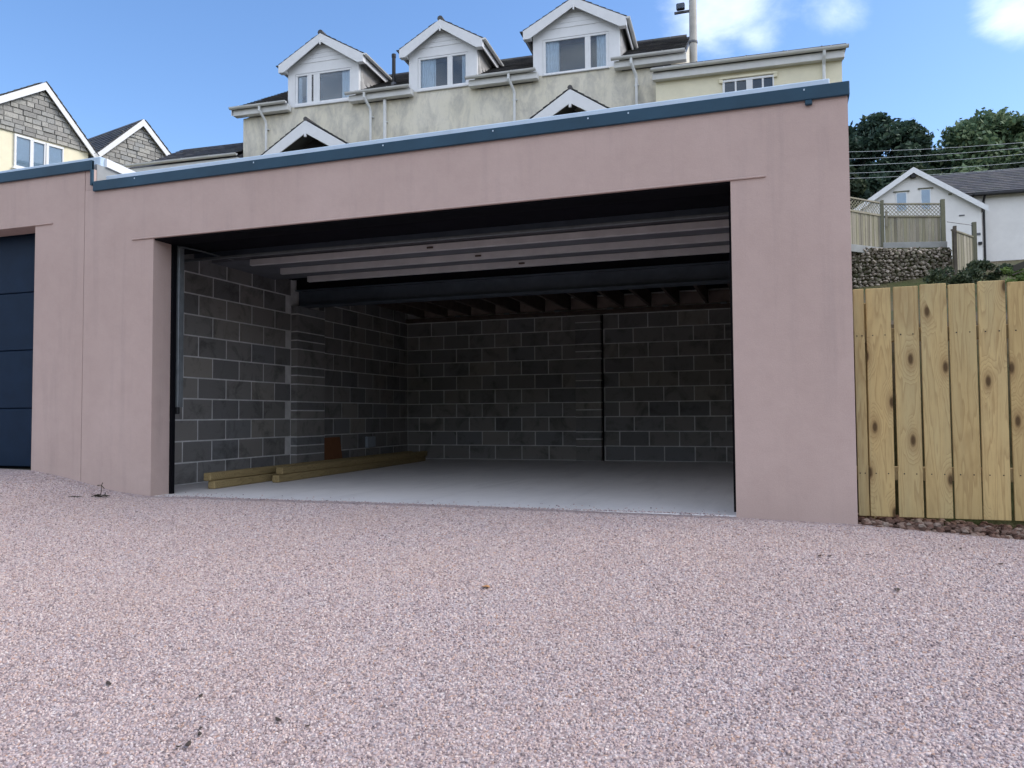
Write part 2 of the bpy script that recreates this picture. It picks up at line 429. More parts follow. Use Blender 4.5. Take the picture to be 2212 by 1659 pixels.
t.col(t.mix(t.ramp(t.noise(wv, 6, 6, .7), [(.45, 0), (.65, .7)]), col, (.10,.115,.06))); M_['bank'] = t.fin(.95, 0, .1)
t = NT('bank_rubble'); t.col(t.ramp(t.n('ShaderNodeNewGeometry').outputs['Random Per Island'], [(0, (.07,.08,.045)), (.35, (.16,.135,.11)), (.7, (.28,.24,.21)), (1, (.48,.43,.38))])); M_['bank_small'] = t.fin(.95, 0, .1)
def leaf(name, stops, rough=.65):
    t = NT(name); isl = t.n('ShaderNodeNewGeometry').outputs['Random Per Island']
    c = t.ramp(isl, stops); t.col(c)
    m = t.n('ShaderNodeBsdfTranslucent'); t.l(c, m.inputs[0])
    mx = t.n('ShaderNodeMixShader'); mx.inputs[0].default_value = .25
    t.fin(rough, 0, .3)
    t.l(t.b.outputs[0], mx.inputs[1]); t.l(m.outputs[0], mx.inputs[2]); t.l(mx.outputs[0], t.out.inputs['Surface'])
    return t.m
M_['leaf_dark'] = leaf('pine_foliage', [(0, (.022,.046,.036)), (.6, (.050,.092,.064)), (1, (.09,.135,.085))])
M_['leaf_mid'] = leaf('broadleaf_foliage', [(0, (.050,.095,.055)), (.5, (.11,.175,.09)), (1, (.23,.29,.15))])
M_['leaf_bush'] = leaf('bush_foliage', [(0, (.030,.052,.032)), (.6, (.054,.08,.045)), (1, (.085,.105,.055))])
M_['leaf_bright'] = leaf('bright_shrub_foliage', [(0, (.07,.12,.03)), (.6, (.12,.19,.05)), (1, (.18,.26,.08))])
M_['bark'] = plain('tree_bark', (.10, .085, .07), .95, 0, .3, 3, .02)
M_['cable'] = plain('grey_cable', (.48, .52, .55), .6)
M_['pole'] = plain('weathered_pole', (.40, .385, .35), .8, 0, .2, 3, .003)
M_['dark'] = plain('black_plastic', (.012, .012, .014), .45)
M_['dead'] = plain('dead_stem', (.045, .038, .028), .9, 0, .3, 30)
M_['leaf_dead'] = plain('dark_leaf_litter', (.05, .038, .03), .85, 0, .3, 40)
M_['leaf_orange'] = plain('orange_dead_leaf', (.42, .22, .10), .8, 0, .25, 40)
M_['socket'] = plain('grey_switch_box', (.34, .38, .43), .5)

# ------------------------------------------------------------------ ground
def pw(x, pts):
    for (x0, y0), (x1, y1) in zip(pts, pts[1:]):
        if x <= x1: 
            if x <= x0: return y0
            t_ = (x-x0)/(x1-x0); return y0 + (y1-y0)*t_
    return pts[-1][1]
def gz(x, y):
    """height of the gravel drive"""
    lat = pw(x, [(-1.9, .215), (-1.35, .205), (-.8, .112), (-.45, .04), (0, -.001), (1.2, .003), (2.6, .006), (3.8, .0), (5.0, -.008), (5.85, -.03), (6.8, -.085), (12, -.16)])
    d = max(0, -y)
    k = math.exp(-d*.55)
    return lat*k + (-.02)*(1-k) - .135*max(0, d-.25)*(1-math.exp(-d*1.2))
def hz(x, y):
    if y < 0:
        if y > -13.5: return gz(x, max(y, -13)) - .05
        return pw(-y, [(13.5, -1.75), (25, -2.6), (45, -2.0), (80, 7), (130, 21), (200, 36), (300, 56)])   # unseen rise behind the camera, added to keep low sky light out of the garage
    front = pw(y, [(0, -.15), (.35, -.02), (1.0, 1.38), (7, 1.75), (12, 2.75), (20, 4.1), (21.8, 4.6), (23.4, 5.4), (38, 8.0), (50, 10.5), (70, 17), (120, 30), (300, 42)])
    if y < 7.2 and x < 5.95: return -.12
    return front
def grid(name, xs, ys, fn, mat):
    m = MB(); nx = len(xs)
    m.v = [(x, y, fn(x, y)) for y in ys for x in xs]
    m.f = [(j*nx+i, j*nx+i+1, (j+1)*nx+i+1, (j+1)*nx+i) for j in range(len(ys)-1) for i in range(nx-1)]
    return m.build(name, mat, smooth=True)
def lin(a, b, n): return [a+(b-a)*i/(n-1) for i in range(n)]
xs = [-300, -150, -80, -50, -35, -25, -18] + lin(-14, 5.94, 30) + [5.96] + lin(6.5, 30, 26) + [38, 50, 80, 150, 300]
ys = [-300, -200, -130, -80, -45, -25, -13.6, -13.5] + lin(-12.9, -.3, 14) + [-.02, .0, .15, .35, .7, 1.0, 2, 4, 7.19, 7.21] + lin(8, 30, 26) + [34, 38, 44, 50, 58, 70, 90, 120, 200, 300]
tag(grid('ground', xs, ys, hz, M_['hill']), kind='structure')
gx = lin(-13, -2, 24) + lin(-1.9, 7, 70) + lin(7.2, 14, 16)
gy = lin(-13, -5, 18) + lin(-4.8, -.05, 56) + [0.0, 0.035]
drive = grid('gravel_drive', gx, gy, gz, M_['gravel'])
tag(drive, kind='structure')
# loose looking aggregate: real chips bedded in the drive where the lens can tell them apart
cm = MB()
ax = lin(-2.6, 8.6, 86); ay = lin(-5.2, -.12, 50)
cm.v = [(x, y, gz(x, y)) for y in ay for x in ax]
nx = len(ax)
for j in range(len(ay)-1):
    for i in range(nx-1):
        x, y = ax[i], ay[j]
        dist = math.hypot(x-5.37, y+5.65)
        if dist > 8.4: continue
        ang = (x-5.37)/( -(y+5.65) if y+5.65 < 0 else max(.2, y+5.65))
        cm.f.append((j*nx+i, j*nx+i+1, (j+1)*nx+i+1, (j+1)*nx+i))
chips = cm.build('gravel', M_['chip']); tag(chips, kind='stuff')
gt = bpy.data.node_groups.new('chip_scatter', 'GeometryNodeTree')
gt.interface.new_socket('Geometry', in_out='INPUT', socket_type='NodeSocketGeometry')
gt.interface.new_socket('Geometry', in_out='OUTPUT', socket_type='NodeSocketGeometry')
def gn(t_, **k):
    n = gt.nodes.new(t_)
    for a_, b_ in k.items(): setattr(n, a_, b_)
    return n
gi = gn('NodeGroupInput'); go = gn('NodeGroupOutput')
dp = gn('GeometryNodeDistributePointsOnFaces'); dp.inputs['Density'].default_value = 6800; dp.inputs['Seed'].default_value = 3
ico = gn('GeometryNodeMeshIcoSphere'); ico.inputs['Radius'].default_value = .0064; ico.inputs['Subdivisions'].default_value = 1
sm_ = gn('GeometryNodeSetMaterial'); sm_.inputs['Material'].default_value = M_['chip']
iop = gn('GeometryNodeInstanceOnPoints')
rr = gn('FunctionNodeRandomValue', data_type='FLOAT_VECTOR'); rr.inputs[0].default_value = (0,0,0); rr.inputs[1].default_value = (6.28,6.28,6.28)
rs = gn('FunctionNodeRandomValue', data_type='FLOAT_VECTOR'); rs.inputs[0].default_value = (.55,.5,.45); rs.inputs[1].default_value = (1.5,1.25,.95); rs.inputs['Seed'].default_value = 5
GL = gt.links.new
GL(gi.outputs[0], dp.inputs[0]); GL(dp.outputs['Points'], iop.inputs['Points']); GL(ico.outputs[0], sm_.inputs[0]); GL(sm_.outputs[0], iop.inputs['Instance'])
GL(rr.outputs[0], iop.inputs['Rotation']); GL(rs.outputs[0], iop.inputs['Scale']); GL(iop.outputs[0], go.inputs[0])
md = chips.modifiers.new('scatter', 'NODES'); md.node_group = gt

# ------------------------------------------------------------------ the open garage
XL, YB, WO, HO, XR = -.583, 6.281, 5.056, 2.33, 5.823
G = thing('garage', 'open double garage with pink rendered front, its block walls and floor showing inside', 'garage', (2.6, 0, 0))
GX = -2.6
def gb(m): # shift to garage local
    m.v = [(x+GX, y, z) for x, y, z in m.v]; return m
SEAM = -.815
m = MB()
m.box(SEAM, 0, 0, .22, -.45, HO); m.box(WO, XR, 0, .22, -.45, HO)
m.box(SEAM, XR, 0, .22, HO, 2.846)
m2 = MB()
gb(m); m.build('front_wall', M_['render'], G)
gb(MB().box(SEAM+.11, XR, .004, .22, 2.846, 2.90)).build('wall_head', M_['render'], G)
gb(MB().box(XR-.22, XR-.004, .22, YB+.2, -.45, 2.84)).build('side_wall', M_['render'], G)
gb(MB().box(-.24, WO+.235, -.013, .0, HO, HO+.013, .003)).build('lintel_bead', M_['render'], G)
# slate blue edge trim with the pale upstand behind it
fz0, fz1 = 2.825, 2.918
f = MB().box(SEAM+.117, XR+.012, -.028, -.002, fz0, fz1, .004)
f.box(XR+.002, XR+.012, -.002, 6.3, fz0, fz1)
gb(f).build('fascia', M_['fascia'], G)
gb(MB().box(SEAM+.14, 5.72, .10, .17, 2.905, 3.003, .006)).build('roof_upstand', M_['trim'], G)
gb(MB().box(SEAM+.14, XR-.01, .18, YB+.2, 2.86, 2.93)).build('roof', M_['lead'], G)
for x in (-.2, 1.1, 2.35, 3.3, 4.05, 4.35, 5.55):      # little fixing clips on the trim
    gb(MB().box(x-.005, x+.005, -.032, -.0285, 2.888, 2.900, .001)).build('fixing_clip', M_['trim'], G)
gb(MB().box(5.555, 5.60, -.03, .0, 2.79, 2.824, .005)).build('trim_bracket', M_['fascia'], G)
# floor slab, its exposed nosing
gb(MB().box(XL, 5.6, .018, YB, -.3, 0, .006)).build('floor_slab', M_['floor'], G)
# interior walls: mortar backing plus blocks
def blockmesh(l, h, dth=.02):
    return MB().box(-(l-.005)/2, (l-.005)/2, -.003, dth, -(h-.005)/2, (h-.005)/2, .0025).mesh('block', M_['block'])
BM = {}
def bmesh_for(l, h, dth=.02):
    k = (round(l, 3), round(h, 3), dth)
    if k not in BM: BM[k] = blockmesh(*k)
    return BM[k]
lw = gb(MB().box(XL-.2, XL, .22, YB+.2, -.1, 2.85)).build('side_wall', M_['mortar'], G)
bw = gb(MB().box(XL, XR-.22, YB, YB+.2, -.1, 2.85)).build('rear_wall', M_['mortar'], G)
rsB = random.Random(3)
def lay(parent, origin, d, length, zmax, starts, skip=None, out=(0,0,0), zrow0=0):
    """courses of 440x215 blocks with 10 mm joints; d = wall direction, skip = (a,b) span hidden by a pier"""
    ang = math.atan2(d[1], d[0])
    k = 0
    while k*.225+.215 <= zmax+.001:
        s = starts[k % 2]
        while s < length-.02:
            a = max(s, 0.004); b = min(s+.44, length-.004)
            if b-a > .03 and not (skip and a > skip[0]-.12 and b < skip[1]+.12):
                if skip and a < skip[1] and b > skip[0]:
                    if a < skip[0]: b = min(b, skip[0]-.005)
                    else: a = max(a, skip[1]+.005)
                if b-a > .03:
                    mid = (a+b)/2
                    inst('block', bmesh_for(b-a, .215), parent,
                         (origin[0]+d[0]*mid+GX, origin[1]+d[1]*mid, k*.225+.1125+.0025),
                         (rsB.uniform(-.004,.004), rsB.uniform(-.003,.003), ang+rsB.uniform(-.004,.004)))
            s += .45
        k += 1
# left wall: walks along -Y so that block fronts (-local y) face +X
# direction (0,1): rotation 90deg, local -y -> +x
lay(lw, (XL, .225), (0, 1), YB-.225, 2.48, (-.30, -.075), (2.955-.225, 3.6-.225))
lay(bw, (XL, YB), (1, 0), 5.6-XL, 2.26, (-.23, -.005), (2.34-XL, 2.749-XL))
# block piers on the left and rear walls: full block, then two half height blocks
def pier(parent, face, span, ang, zmax):
    # core
    w = span
    c = gb(MB().box(-w/2+.006, w/2-.006, -.094, .0, 0, zmax)) ; c.v = [(x-GX, y, z) for x, y, z in c.v]
    o = c.build('pier', M_['mortar'], G, (face[0]+GX, face[1], 0)); o.rotation_euler = (0, 0, ang)
    z = 0; k = 0
    while z < zmax-.05:
        hs_ = [.215] if k % 2 == 0 else [.1025, .1025]
        for h in hs_:
            if z+h > zmax: break
            b = inst('block', bmesh_for(w, h, .092), o, (0, -.095, z+h/2+.0025), (rsB.uniform(-.004,.004), 0, rsB.uniform(-.006,.006)))
            z += h+.01
        k += 1
pier(lw, (XL, 3.277), .645, R(90), 2.13)
pier(bw, (2.545, YB), .41, 0, 2.25)
gb(MB().box(2.757, 2.770, YB-.05, YB-.02, 0, 2.25)).build('pier_side_shade', M_['seal'], G)  # black strip standing in for the shade on the rear pier's right side
# structure of the roof as seen through the opening
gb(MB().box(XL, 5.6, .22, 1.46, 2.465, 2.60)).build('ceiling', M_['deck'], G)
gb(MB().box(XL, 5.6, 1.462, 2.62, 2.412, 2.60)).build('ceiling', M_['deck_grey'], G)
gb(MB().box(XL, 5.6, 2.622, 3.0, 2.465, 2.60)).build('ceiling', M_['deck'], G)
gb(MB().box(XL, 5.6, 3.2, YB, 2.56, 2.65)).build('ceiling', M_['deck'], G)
for k in range(3):
    y0 = 1.44+.545*k
    gb(MB().box(-.06, 5.5, y0, y0+.05, 2.345-.002*k, 2.4105, .003)).build('purlin', M_['purlin'], G)
    for x in (2.05+.30*k,):
        gb(MB().box(x, x+.07, y0-.010, y0-.0005, 2.365, 2.385, .003)).build('bracket', M_['joist'], G)
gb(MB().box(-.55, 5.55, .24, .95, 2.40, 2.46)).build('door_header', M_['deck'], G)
gb(MB().box(XL+.01, 5.55, .955, .985, 2.325, 2.352, .004)).build('door_rail', M_['steel'], G)
gb(MB().box(XL+.01, 5.55, 1.18, 1.22, 2.395, 2.462, .004)).build('door_rail', M_['beam'], G)
b = MB()                                                    # I beam
b.box(XL+.02, 5.55, 3.02, 3.20, 2.325, 2.341); b.box(XL+.02, 5.55, 3.02, 3.20, 2.125, 2.141); b.box(XL+.02, 5.55, 3.105, 3.115, 2.141, 2.325)
gb(b).build('steel_beam', M_['beam'], G)
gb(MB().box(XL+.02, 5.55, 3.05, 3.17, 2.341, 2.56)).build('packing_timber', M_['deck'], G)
gb(MB().box(XL+.01, 5.59, YB-.09, YB-.01, 2.262, 2.325, .004)).build('wall_plate', M_['joist'], G)
x = XL+.30; kk = 0
while x < 5.5:
    gb(MB().box(x-.023, x+.023, 3.2, YB-.005, 2.345, 2.555, .003)).build('joist', M_['joist'], G)
    gb(MB().box(x+.03, x+.375, YB-.03, YB-.006, 2.35, 2.53)).build('noggin', M_['noggin'], G)
    if kk % 2: gb(MB().box(x+.2, x+.29, YB-.11, YB-.092, 2.315, 2.345, .003)).build('strap', M_['steel'], G)
    x += .42; kk += 1
gb(MB().box(.002, WO-.002, .012, .25, HO-.014, HO-.001)).build('head_seal', M_['seal'], G)
# door tracks and seals
gb(MB().box(.0, .028, .222, .262, -.01, 2.32)).build('door_seal', M_['seal'], G)
gb(MB().box(WO-.028, WO-.002, .222, .262, -.01, 2.32)).build('door_seal', M_['seal'], G)
tr_ = MB().box(-.03, .045, .275, .295, .80, 2.30, .003); tr_.box(.031, .045, .295, .34, .80, 2.30)
gb(tr_).build('door_track', M_['steel'], G)
gb(MB().box(-.035, .05, .268, .30, .735, .80, .006)).build('track_foot', M_['dark'], G)
gb(MB().tube([(-.1, .30, 2.33), (-.12, .5, 2.36), (-.15, .8, 2.38), (-.16, 1.3, 2.385)], .008)).build('track_bend', M_['steel'], G)
bx = gb(MB().box(XL+.007, XL+.05, 4.84, 5.10, .235, .40, .008)).build('switch_box', M_['socket'], G)
# wet patch of pale mortar slurry at the foot of the left wall is part of the wall
gb(MB().prism([(.26, 0), (.62, 0), (.56, .16), (.50, .25), (.26, .27)], 'x', XL+.002, XL+.012)).build('mortar_smear', M_['mortar'], G)

# ------------------------------------------------------------------ the garage next door, a step higher
DZ, XD = .235, -1.438
N = thing('garage', 'neighbouring pink rendered garage with closed navy sectional door, cut by the left edge', 'garage', (-3.8, 0, DZ))
def nb(m): m.v = [(x+3.8, y, z-DZ) for x, y, z in m.v]; return m
sm = .005
m = MB(); m.box(XD, SEAM-sm, 0, .22, -.3, HO+DZ); m.box(-7.4, SEAM-sm, 0, .22, HO+DZ, 3.06); m.box(-7.4, -6.4, 0, .22, -.3, HO+DZ)
nb(m).build('front_wall', M_['render'], N)
nb(MB().box(SEAM-.12, SEAM-sm, .22, 6.4, -.2, 3.1)).build('side_wall', M_['render'], N)
nb(MB().box(-.83, SEAM-sm+.0, .0, .012, -.2, 0)).build('wall_foot', M_['render'], N)
nb(MB().box(-7.4, XD+.225, -.013, 0, HO+DZ, HO+DZ+.013, .003)).build('lintel_bead', M_['render'], N)
nb(MB().box(SEAM-.0049, SEAM+.0, .006, .05, -.2, 2.84)).build('joint_bead', M_['seal'], N)
f = MB().box(-7.4, SEAM+.105, -.028, -.002, fz0+.205, fz1+.205, .004); f.box(SEAM+.085, SEAM+.105, -.0275, -.0025, fz0+.06, fz1+.2)
nb(f).build('fascia', M_['fascia'], N)
nb(MB().box(SEAM+.001, SEAM+.080, .001, .05, 2.848, 3.05)).build('wall_head', M_['render'], N)
nb(MB().box(SEAM+.081, SEAM+.109, .001, .05, 2.848, 2.90)).build('wall_head', M_['render'], N)
nb(MB().box(-7.4, SEAM+.07, .10, .17, 3.105, 3.20, .006)).build('roof_upstand', M_['trim'], N)
nb(MB().box(-7.4, SEAM, .18, 6.4, 3.05, 3.10)).build('roof', M_['lead'], N)
nb(MB().prism([(.15, 3.19), (2.6, 3.02), (2.6, 2.94), (.15, 3.11)], 'x', SEAM+.06, SEAM+.10)).build('roof_trim', M_['upvc'], N)
nb(MB().prism([(.17, 3.11), (2.6, 2.95), (2.6, 2.86), (.055, 2.86), (.055, 3.11)], 'x', SEAM+.02, SEAM+.08)).build('side_flashing', M_['gravel_board'], N)
for k in range(5):
    z0 = .225+.583*k; z1 = min(z0+.577, HO+DZ)
    s_ = MB().box(-6.4, XD-.001, .215, .255, z0, z1, .006)
    o = nb(s_).build('door_panel', M_['door_navy'], N)
nb(MB().box(-6.4, XD-.002, .20, .24, z1+.001, HO+DZ+.1)).build('door_head', M_['door_navy'], N)
nb(MB().box(-6.4, XD-.001, .258, .30, .2, 2.6)).build('door_backing', M_['seal'], N)

# ------------------------------------------------------------------ things lying in the garage
GP = 'treated posts stacked on the garage floor'
def post(x0, y0, x1, y1, z, w, label, dk=0):
    d = Vector((x1-x0, y1-y0, 0)); ln = d.length
    o = MB().box(-w/2, w/2, 0, ln, 0, w*.92, .010).build('timber_post', M_['post'], None, (x0, y0, z))
    o.rotation_euler = (0, 0, math.atan2(-d.x, d.y))
    return tag(o, label, 'post', GP)
post(.06, .72, -.18, 5.55, 0.001, .085, 'lower long treated post nearest the block wall, its end next to the doorway')
post(.03, .69, -.17, 5.55, .080, .085, 'upper long treated post with pale rounded end, on top of the pair by the doorway')
post(.225, 1.52, .02, 5.62, .001, .085, 'lower shorter treated post on the outer side of the stack, starting further in')
post(.215, 1.60, .03, 5.66, .080, .085, 'upper shorter treated post with dark end on the outer side of the stack')
o = MB().box(-.24, .24, -.012, .012, 0, .42, .003).build('wood_offcut', M_['plank'], None, (XL+.075, 3.86, 0.0))
o.rotation_euler = (R(-8), 0, R(90)); tag(o, 'red brown board offcut leaning on the block wall behind the posts', 'board')

# ------------------------------------------------------------------ slates
def slates(m, u0, u1, e, r, course=.20, wid=.28, th=.014, seed=1, flip=1):
    """rows of slates from eave point e=(d,z) to ridge r=(d,z) in local (u,d,z)"""
    rg = random.Random(seed)
    L_ = math.hypot(r[0]-e[0], r[1]-e[1]); sx, sz = (r[0]-e[0])/L_, (r[1]-e[1])/L_
    nx_, nz_ = -sz, sx
    if nz_ < 0: nx_, nz_ = -nx_, -nz_
    n = max(1, int(L_/course))
    for j in range(n):
        a = j*course; b = min(L_, a+course+.05)
        u = u0 - (wid/2 if j % 2 else 0)
        while u < u1-.01:
            ua, ub = max(u+.003, u0), min(u+wid-.003, u1)
            if ub-ua > .02:
                l0 = th*1.9+rg.uniform(0, .006); l1 = th*.6
                def P(s_, lift): return (e[0]+sx*s_+nx_*lift, e[1]+sz*s_+nz_*lift)
                p0, p1, q0, q1 = P(a, l0-th), P(b, l1-th), P(a, l0), P(b, l1)
                m.hexa([(ua,p0[0],p0[1]), (ub,p0[0],p0[1]), (ub,p1[0],p1[1]), (ua,p1[0],p1[1]),
                        (ua,q0[0],q0[1]), (ub,q0[0],q0[1]), (ub,q1[0],q1[1]), (ua,q1[0],q1[1])])
            u += wid
    return m

# ------------------------------------------------------------------ the cream terrace with dormers
HB = 3.2
HS = thing('terraced_house', 'cream rendered terrace house with three white gabled dormers rising behind the pink garage', 'house',
           (-.979, 12.807, HB), R(3.2))
def hb(m): m.v = [(x, y, z-HB) for x, y, z in m.v]; return m
EV, SL, RD = 9.25, .572, 3.0          # eave height, roof slope, ridge depth
RZ = EV+SL*(RD+.2)
dorm = [(-6.32, -4.19, -5.25, 11.05, 10.33), (-2.74, -.87, -1.81, 10.93, 10.28), (.61, 2.78, 1.68, 10.97, 10.30)]
UL, UR = -7.72, 4.28
# walls: prism with the dormer fronts let into the eaves
m = MB()
m.box(UL, UR, .001, .30, HB-.5, 9.02)
m.box(UL, UL+.3, .30, 2*RD, HB-.5, 9.0); m.box(UR-.3, UR, .30, 2*RD, HB-.5, 9.0); m.box(UL, UR, 2*RD-.3, 2*RD, HB-.5, 9.0)
for u in (UL, UR-.3): m.prism([(.02, 9.0), (2*RD-.02, 9.0), (RD, RZ-.12)], 'x', u+.001, u+.299)
hb(m).build('wall', M_['cream'], HS)
for (a, b_, ap, za, ze) in dorm:
    hb(MB().box(a, b_, .0, .28, 9.0, 9.165)).build('wall', M_['cream'], HS)
# main roof: slab and slates (front slope in pieces between the dormers)
seg = [(UL-.22, dorm[0][0]), (dorm[0][1], dorm[1][0]), (dorm[1][1], dorm[2][0]), (dorm[2][1], UR+.05)]
m = MB(); sm_b = MB()
for i, (a, b_) in enumerate(seg):
    m.prism([(-.18, EV-.03), (RD, RZ-.03), (RD, RZ-.13), (-.18, EV-.13)], 'x', a, b_)
    slates(sm_b, a, b_, (-.22, EV-.01), (RD, RZ), seed=i+1)
for i, (a, b_, ap, za, ze) in enumerate(dorm):           # above and behind each dormer
    d0 = (ze-EV)/SL-.2
    m.prism([(d0, EV+SL*(d0+.2)-.03), (RD, RZ-.03), (RD, RZ-.13), (d0, EV+SL*(d0+.2)-.13)], 'x', a, b_)
    slates(sm_b, a, b_, (d0, EV+SL*(d0+.2)), (RD, RZ), seed=i+11)
m.prism([(RD, RZ-.03), (2*RD+.2, EV-.03), (2*RD+.2, EV-.13), (RD, RZ-.13)], 'x', UL-.22, UR+.05)
slates(sm_b, UL-.22, UR+.05, (2*RD+.22, EV), (RD, RZ), course=.4, wid=.6, seed=31)
rf = hb(m).build('roof', M_['lead'], HS)
tag(hb(sm_b).build('slates', M_['slate'], rf), kind='stuff')
rdg = MB()
for k in range(27):
    u = UL-.2+k*.45
    rdg.tube([(u, RD, RZ-.01), (u+.44, RD, RZ-.01)], .085, 8)
tag(hb(rdg).build('ridge_tiles', M_['slate'], rf), kind='stuff')
hb(MB().prism([(-.2, EV-.02), (RD, RZ-.0), (RD, RZ-.2), (-.2, EV-.2)], 'x', UL-.25, UL-.225)).build('bargeboard', M_['upvc'], HS)
# gutters, fascia boards and downpipes
def gutter(u0, u1, z, d=-.27, r=.062, par=HS, bfn=hb):
    m = MB(); n = 9; t_ = .006
    pr = [(d+r*math.cos(math.pi+math.pi*k/(n-1)), z+r*math.sin(math.pi+math.pi*k/(n-1))) for k in range(n)]
    pi_ = [(d+(r-t_)*math.cos(math.pi+math.pi*k/(n-1)), z+(r-t_)*math.sin(math.pi+math.pi*k/(n-1))) for k in range(n)]
    m.prism(pr+pi_[::-1], 'x', u0, u1)
    for u in (u0, u1-.01):
        m.prism(pr, 'x', u+.0005, u+.0095)
    u = u0+.3
    while u < u1-.1:
        m.box(u, u+.03, d-r-.006, d+r, z-.002, z+.006); u += .9
    return bfn(m).build('gutter', M_['gutter'], par)
gs = [(UL-.25, -6.22), (-4.44, -2.62), (-1.09, .74), (2.60, 4.34)]
for (a, b_) in gs:
    gutter(a, b_, EV+.0)
    hb(MB().box(a+.06, b_+.02, -.20, -.02, EV-.215, EV-.05, .006)).build('fascia_board', M_['gutter'], HS)
def downpipe(u, z1, z0=6.0, d=-.085, bend=True, r=.036):
    m = MB()
    if bend: m.tube([(u-.07, -.27, z1), (u-.07, -.27, z1-.12), (u+.02, d-.03, z1-.36), (u+.03, d, z1-.44), (u+.03, d, z0)], r, 10)
    else: m.tube([(u, d, z1), (u, d, z0)], r*1.25, 10)
    for z in (z1-.6, z1-1.9):
        uu = u+.03 if bend else u
        m.box(uu-.055, uu+.055, d+.02, .0, z, z+.03)
    return hb(m).build('downpipe', M_['pipe'], HS, smooth=False)
for u, bd in ((-6.97, 1), (-3.83, 1), (-3.39, 0), (.11, 1), (3.15, 1)):
    downpipe(u, 9.2 if bd else 9.02, bend=bool(bd))
# dormers
def window(par, u0, u1, z0, z1, lights, d=-.02, base=HB, curtains=(), name='window', fr=.055, dep=.07, shift=None, blind=False):
    """lights = list of (ua,ub) panes; frame, panes and curtains are sub-parts"""
    def ad(m): m.v = [(x, y, z-base) for x, y, z in m.v]; return m
    m = MB()
    m.box(u0, u1, d, d+dep, z0, z0+fr, .004); m.box(u0, u1, d, d+dep, z1-fr, z1, .004)
    ed = [u0] + [v for l_ in lights for v in l_] + [u1]
    for k in range(0, len(ed), 2):
        m.box(ed[k], ed[k+1], d+.002, d+dep-.002, z0+fr, z1-fr, .003)
    o = ad(m).build(name, M_['upvc'], par)
    for (a, b_) in lights:
        ad(MB().box(a-.004, b_+.004, d+.03, d+.036, z0+fr-.004, z1-fr+.004)).build('pane', M_['glass'], o)
        if blind:
            ad(MB().box(a-.002, b_+.002, d+.09, d+.10, z0+fr, z1-fr)).build('blind', M_['blind'], o)
    for (a, b_) in curtains:
        c = MB(); n = 18
        for k in range(n+1):
            u = a+(b_-a)*k/n; y = d+.075+.018*math.sin(k*1.9)
            c.v += [(u, y, z0-.05), (u, y, z1)]
        c.f = [(2*k, 2*k+2, 2*k+3, 2*k+1) for k in range(n)]
        ad(c).build('curtain', M_['curtain'], o)
    return o
wins = [(-6.10, -4.40, 9.20, 10.06, [(-6.03, -5.74), (-5.36, -4.46)], [(-6.03, -5.93), (-5.80, -5.66), (-4.72, -4.44)]),
        (-2.49, -1.11, 9.19, 10.04, [(-2.42, -1.68), (-1.54, -1.18)], [(-2.42, -2.02), (-1.30, -1.12)]),
        (.86, 2.51, 9.16, 10.06, [(.93, 1.92), (2.06, 2.44)], [(.93, 1.26), (2.20, 2.46)])]
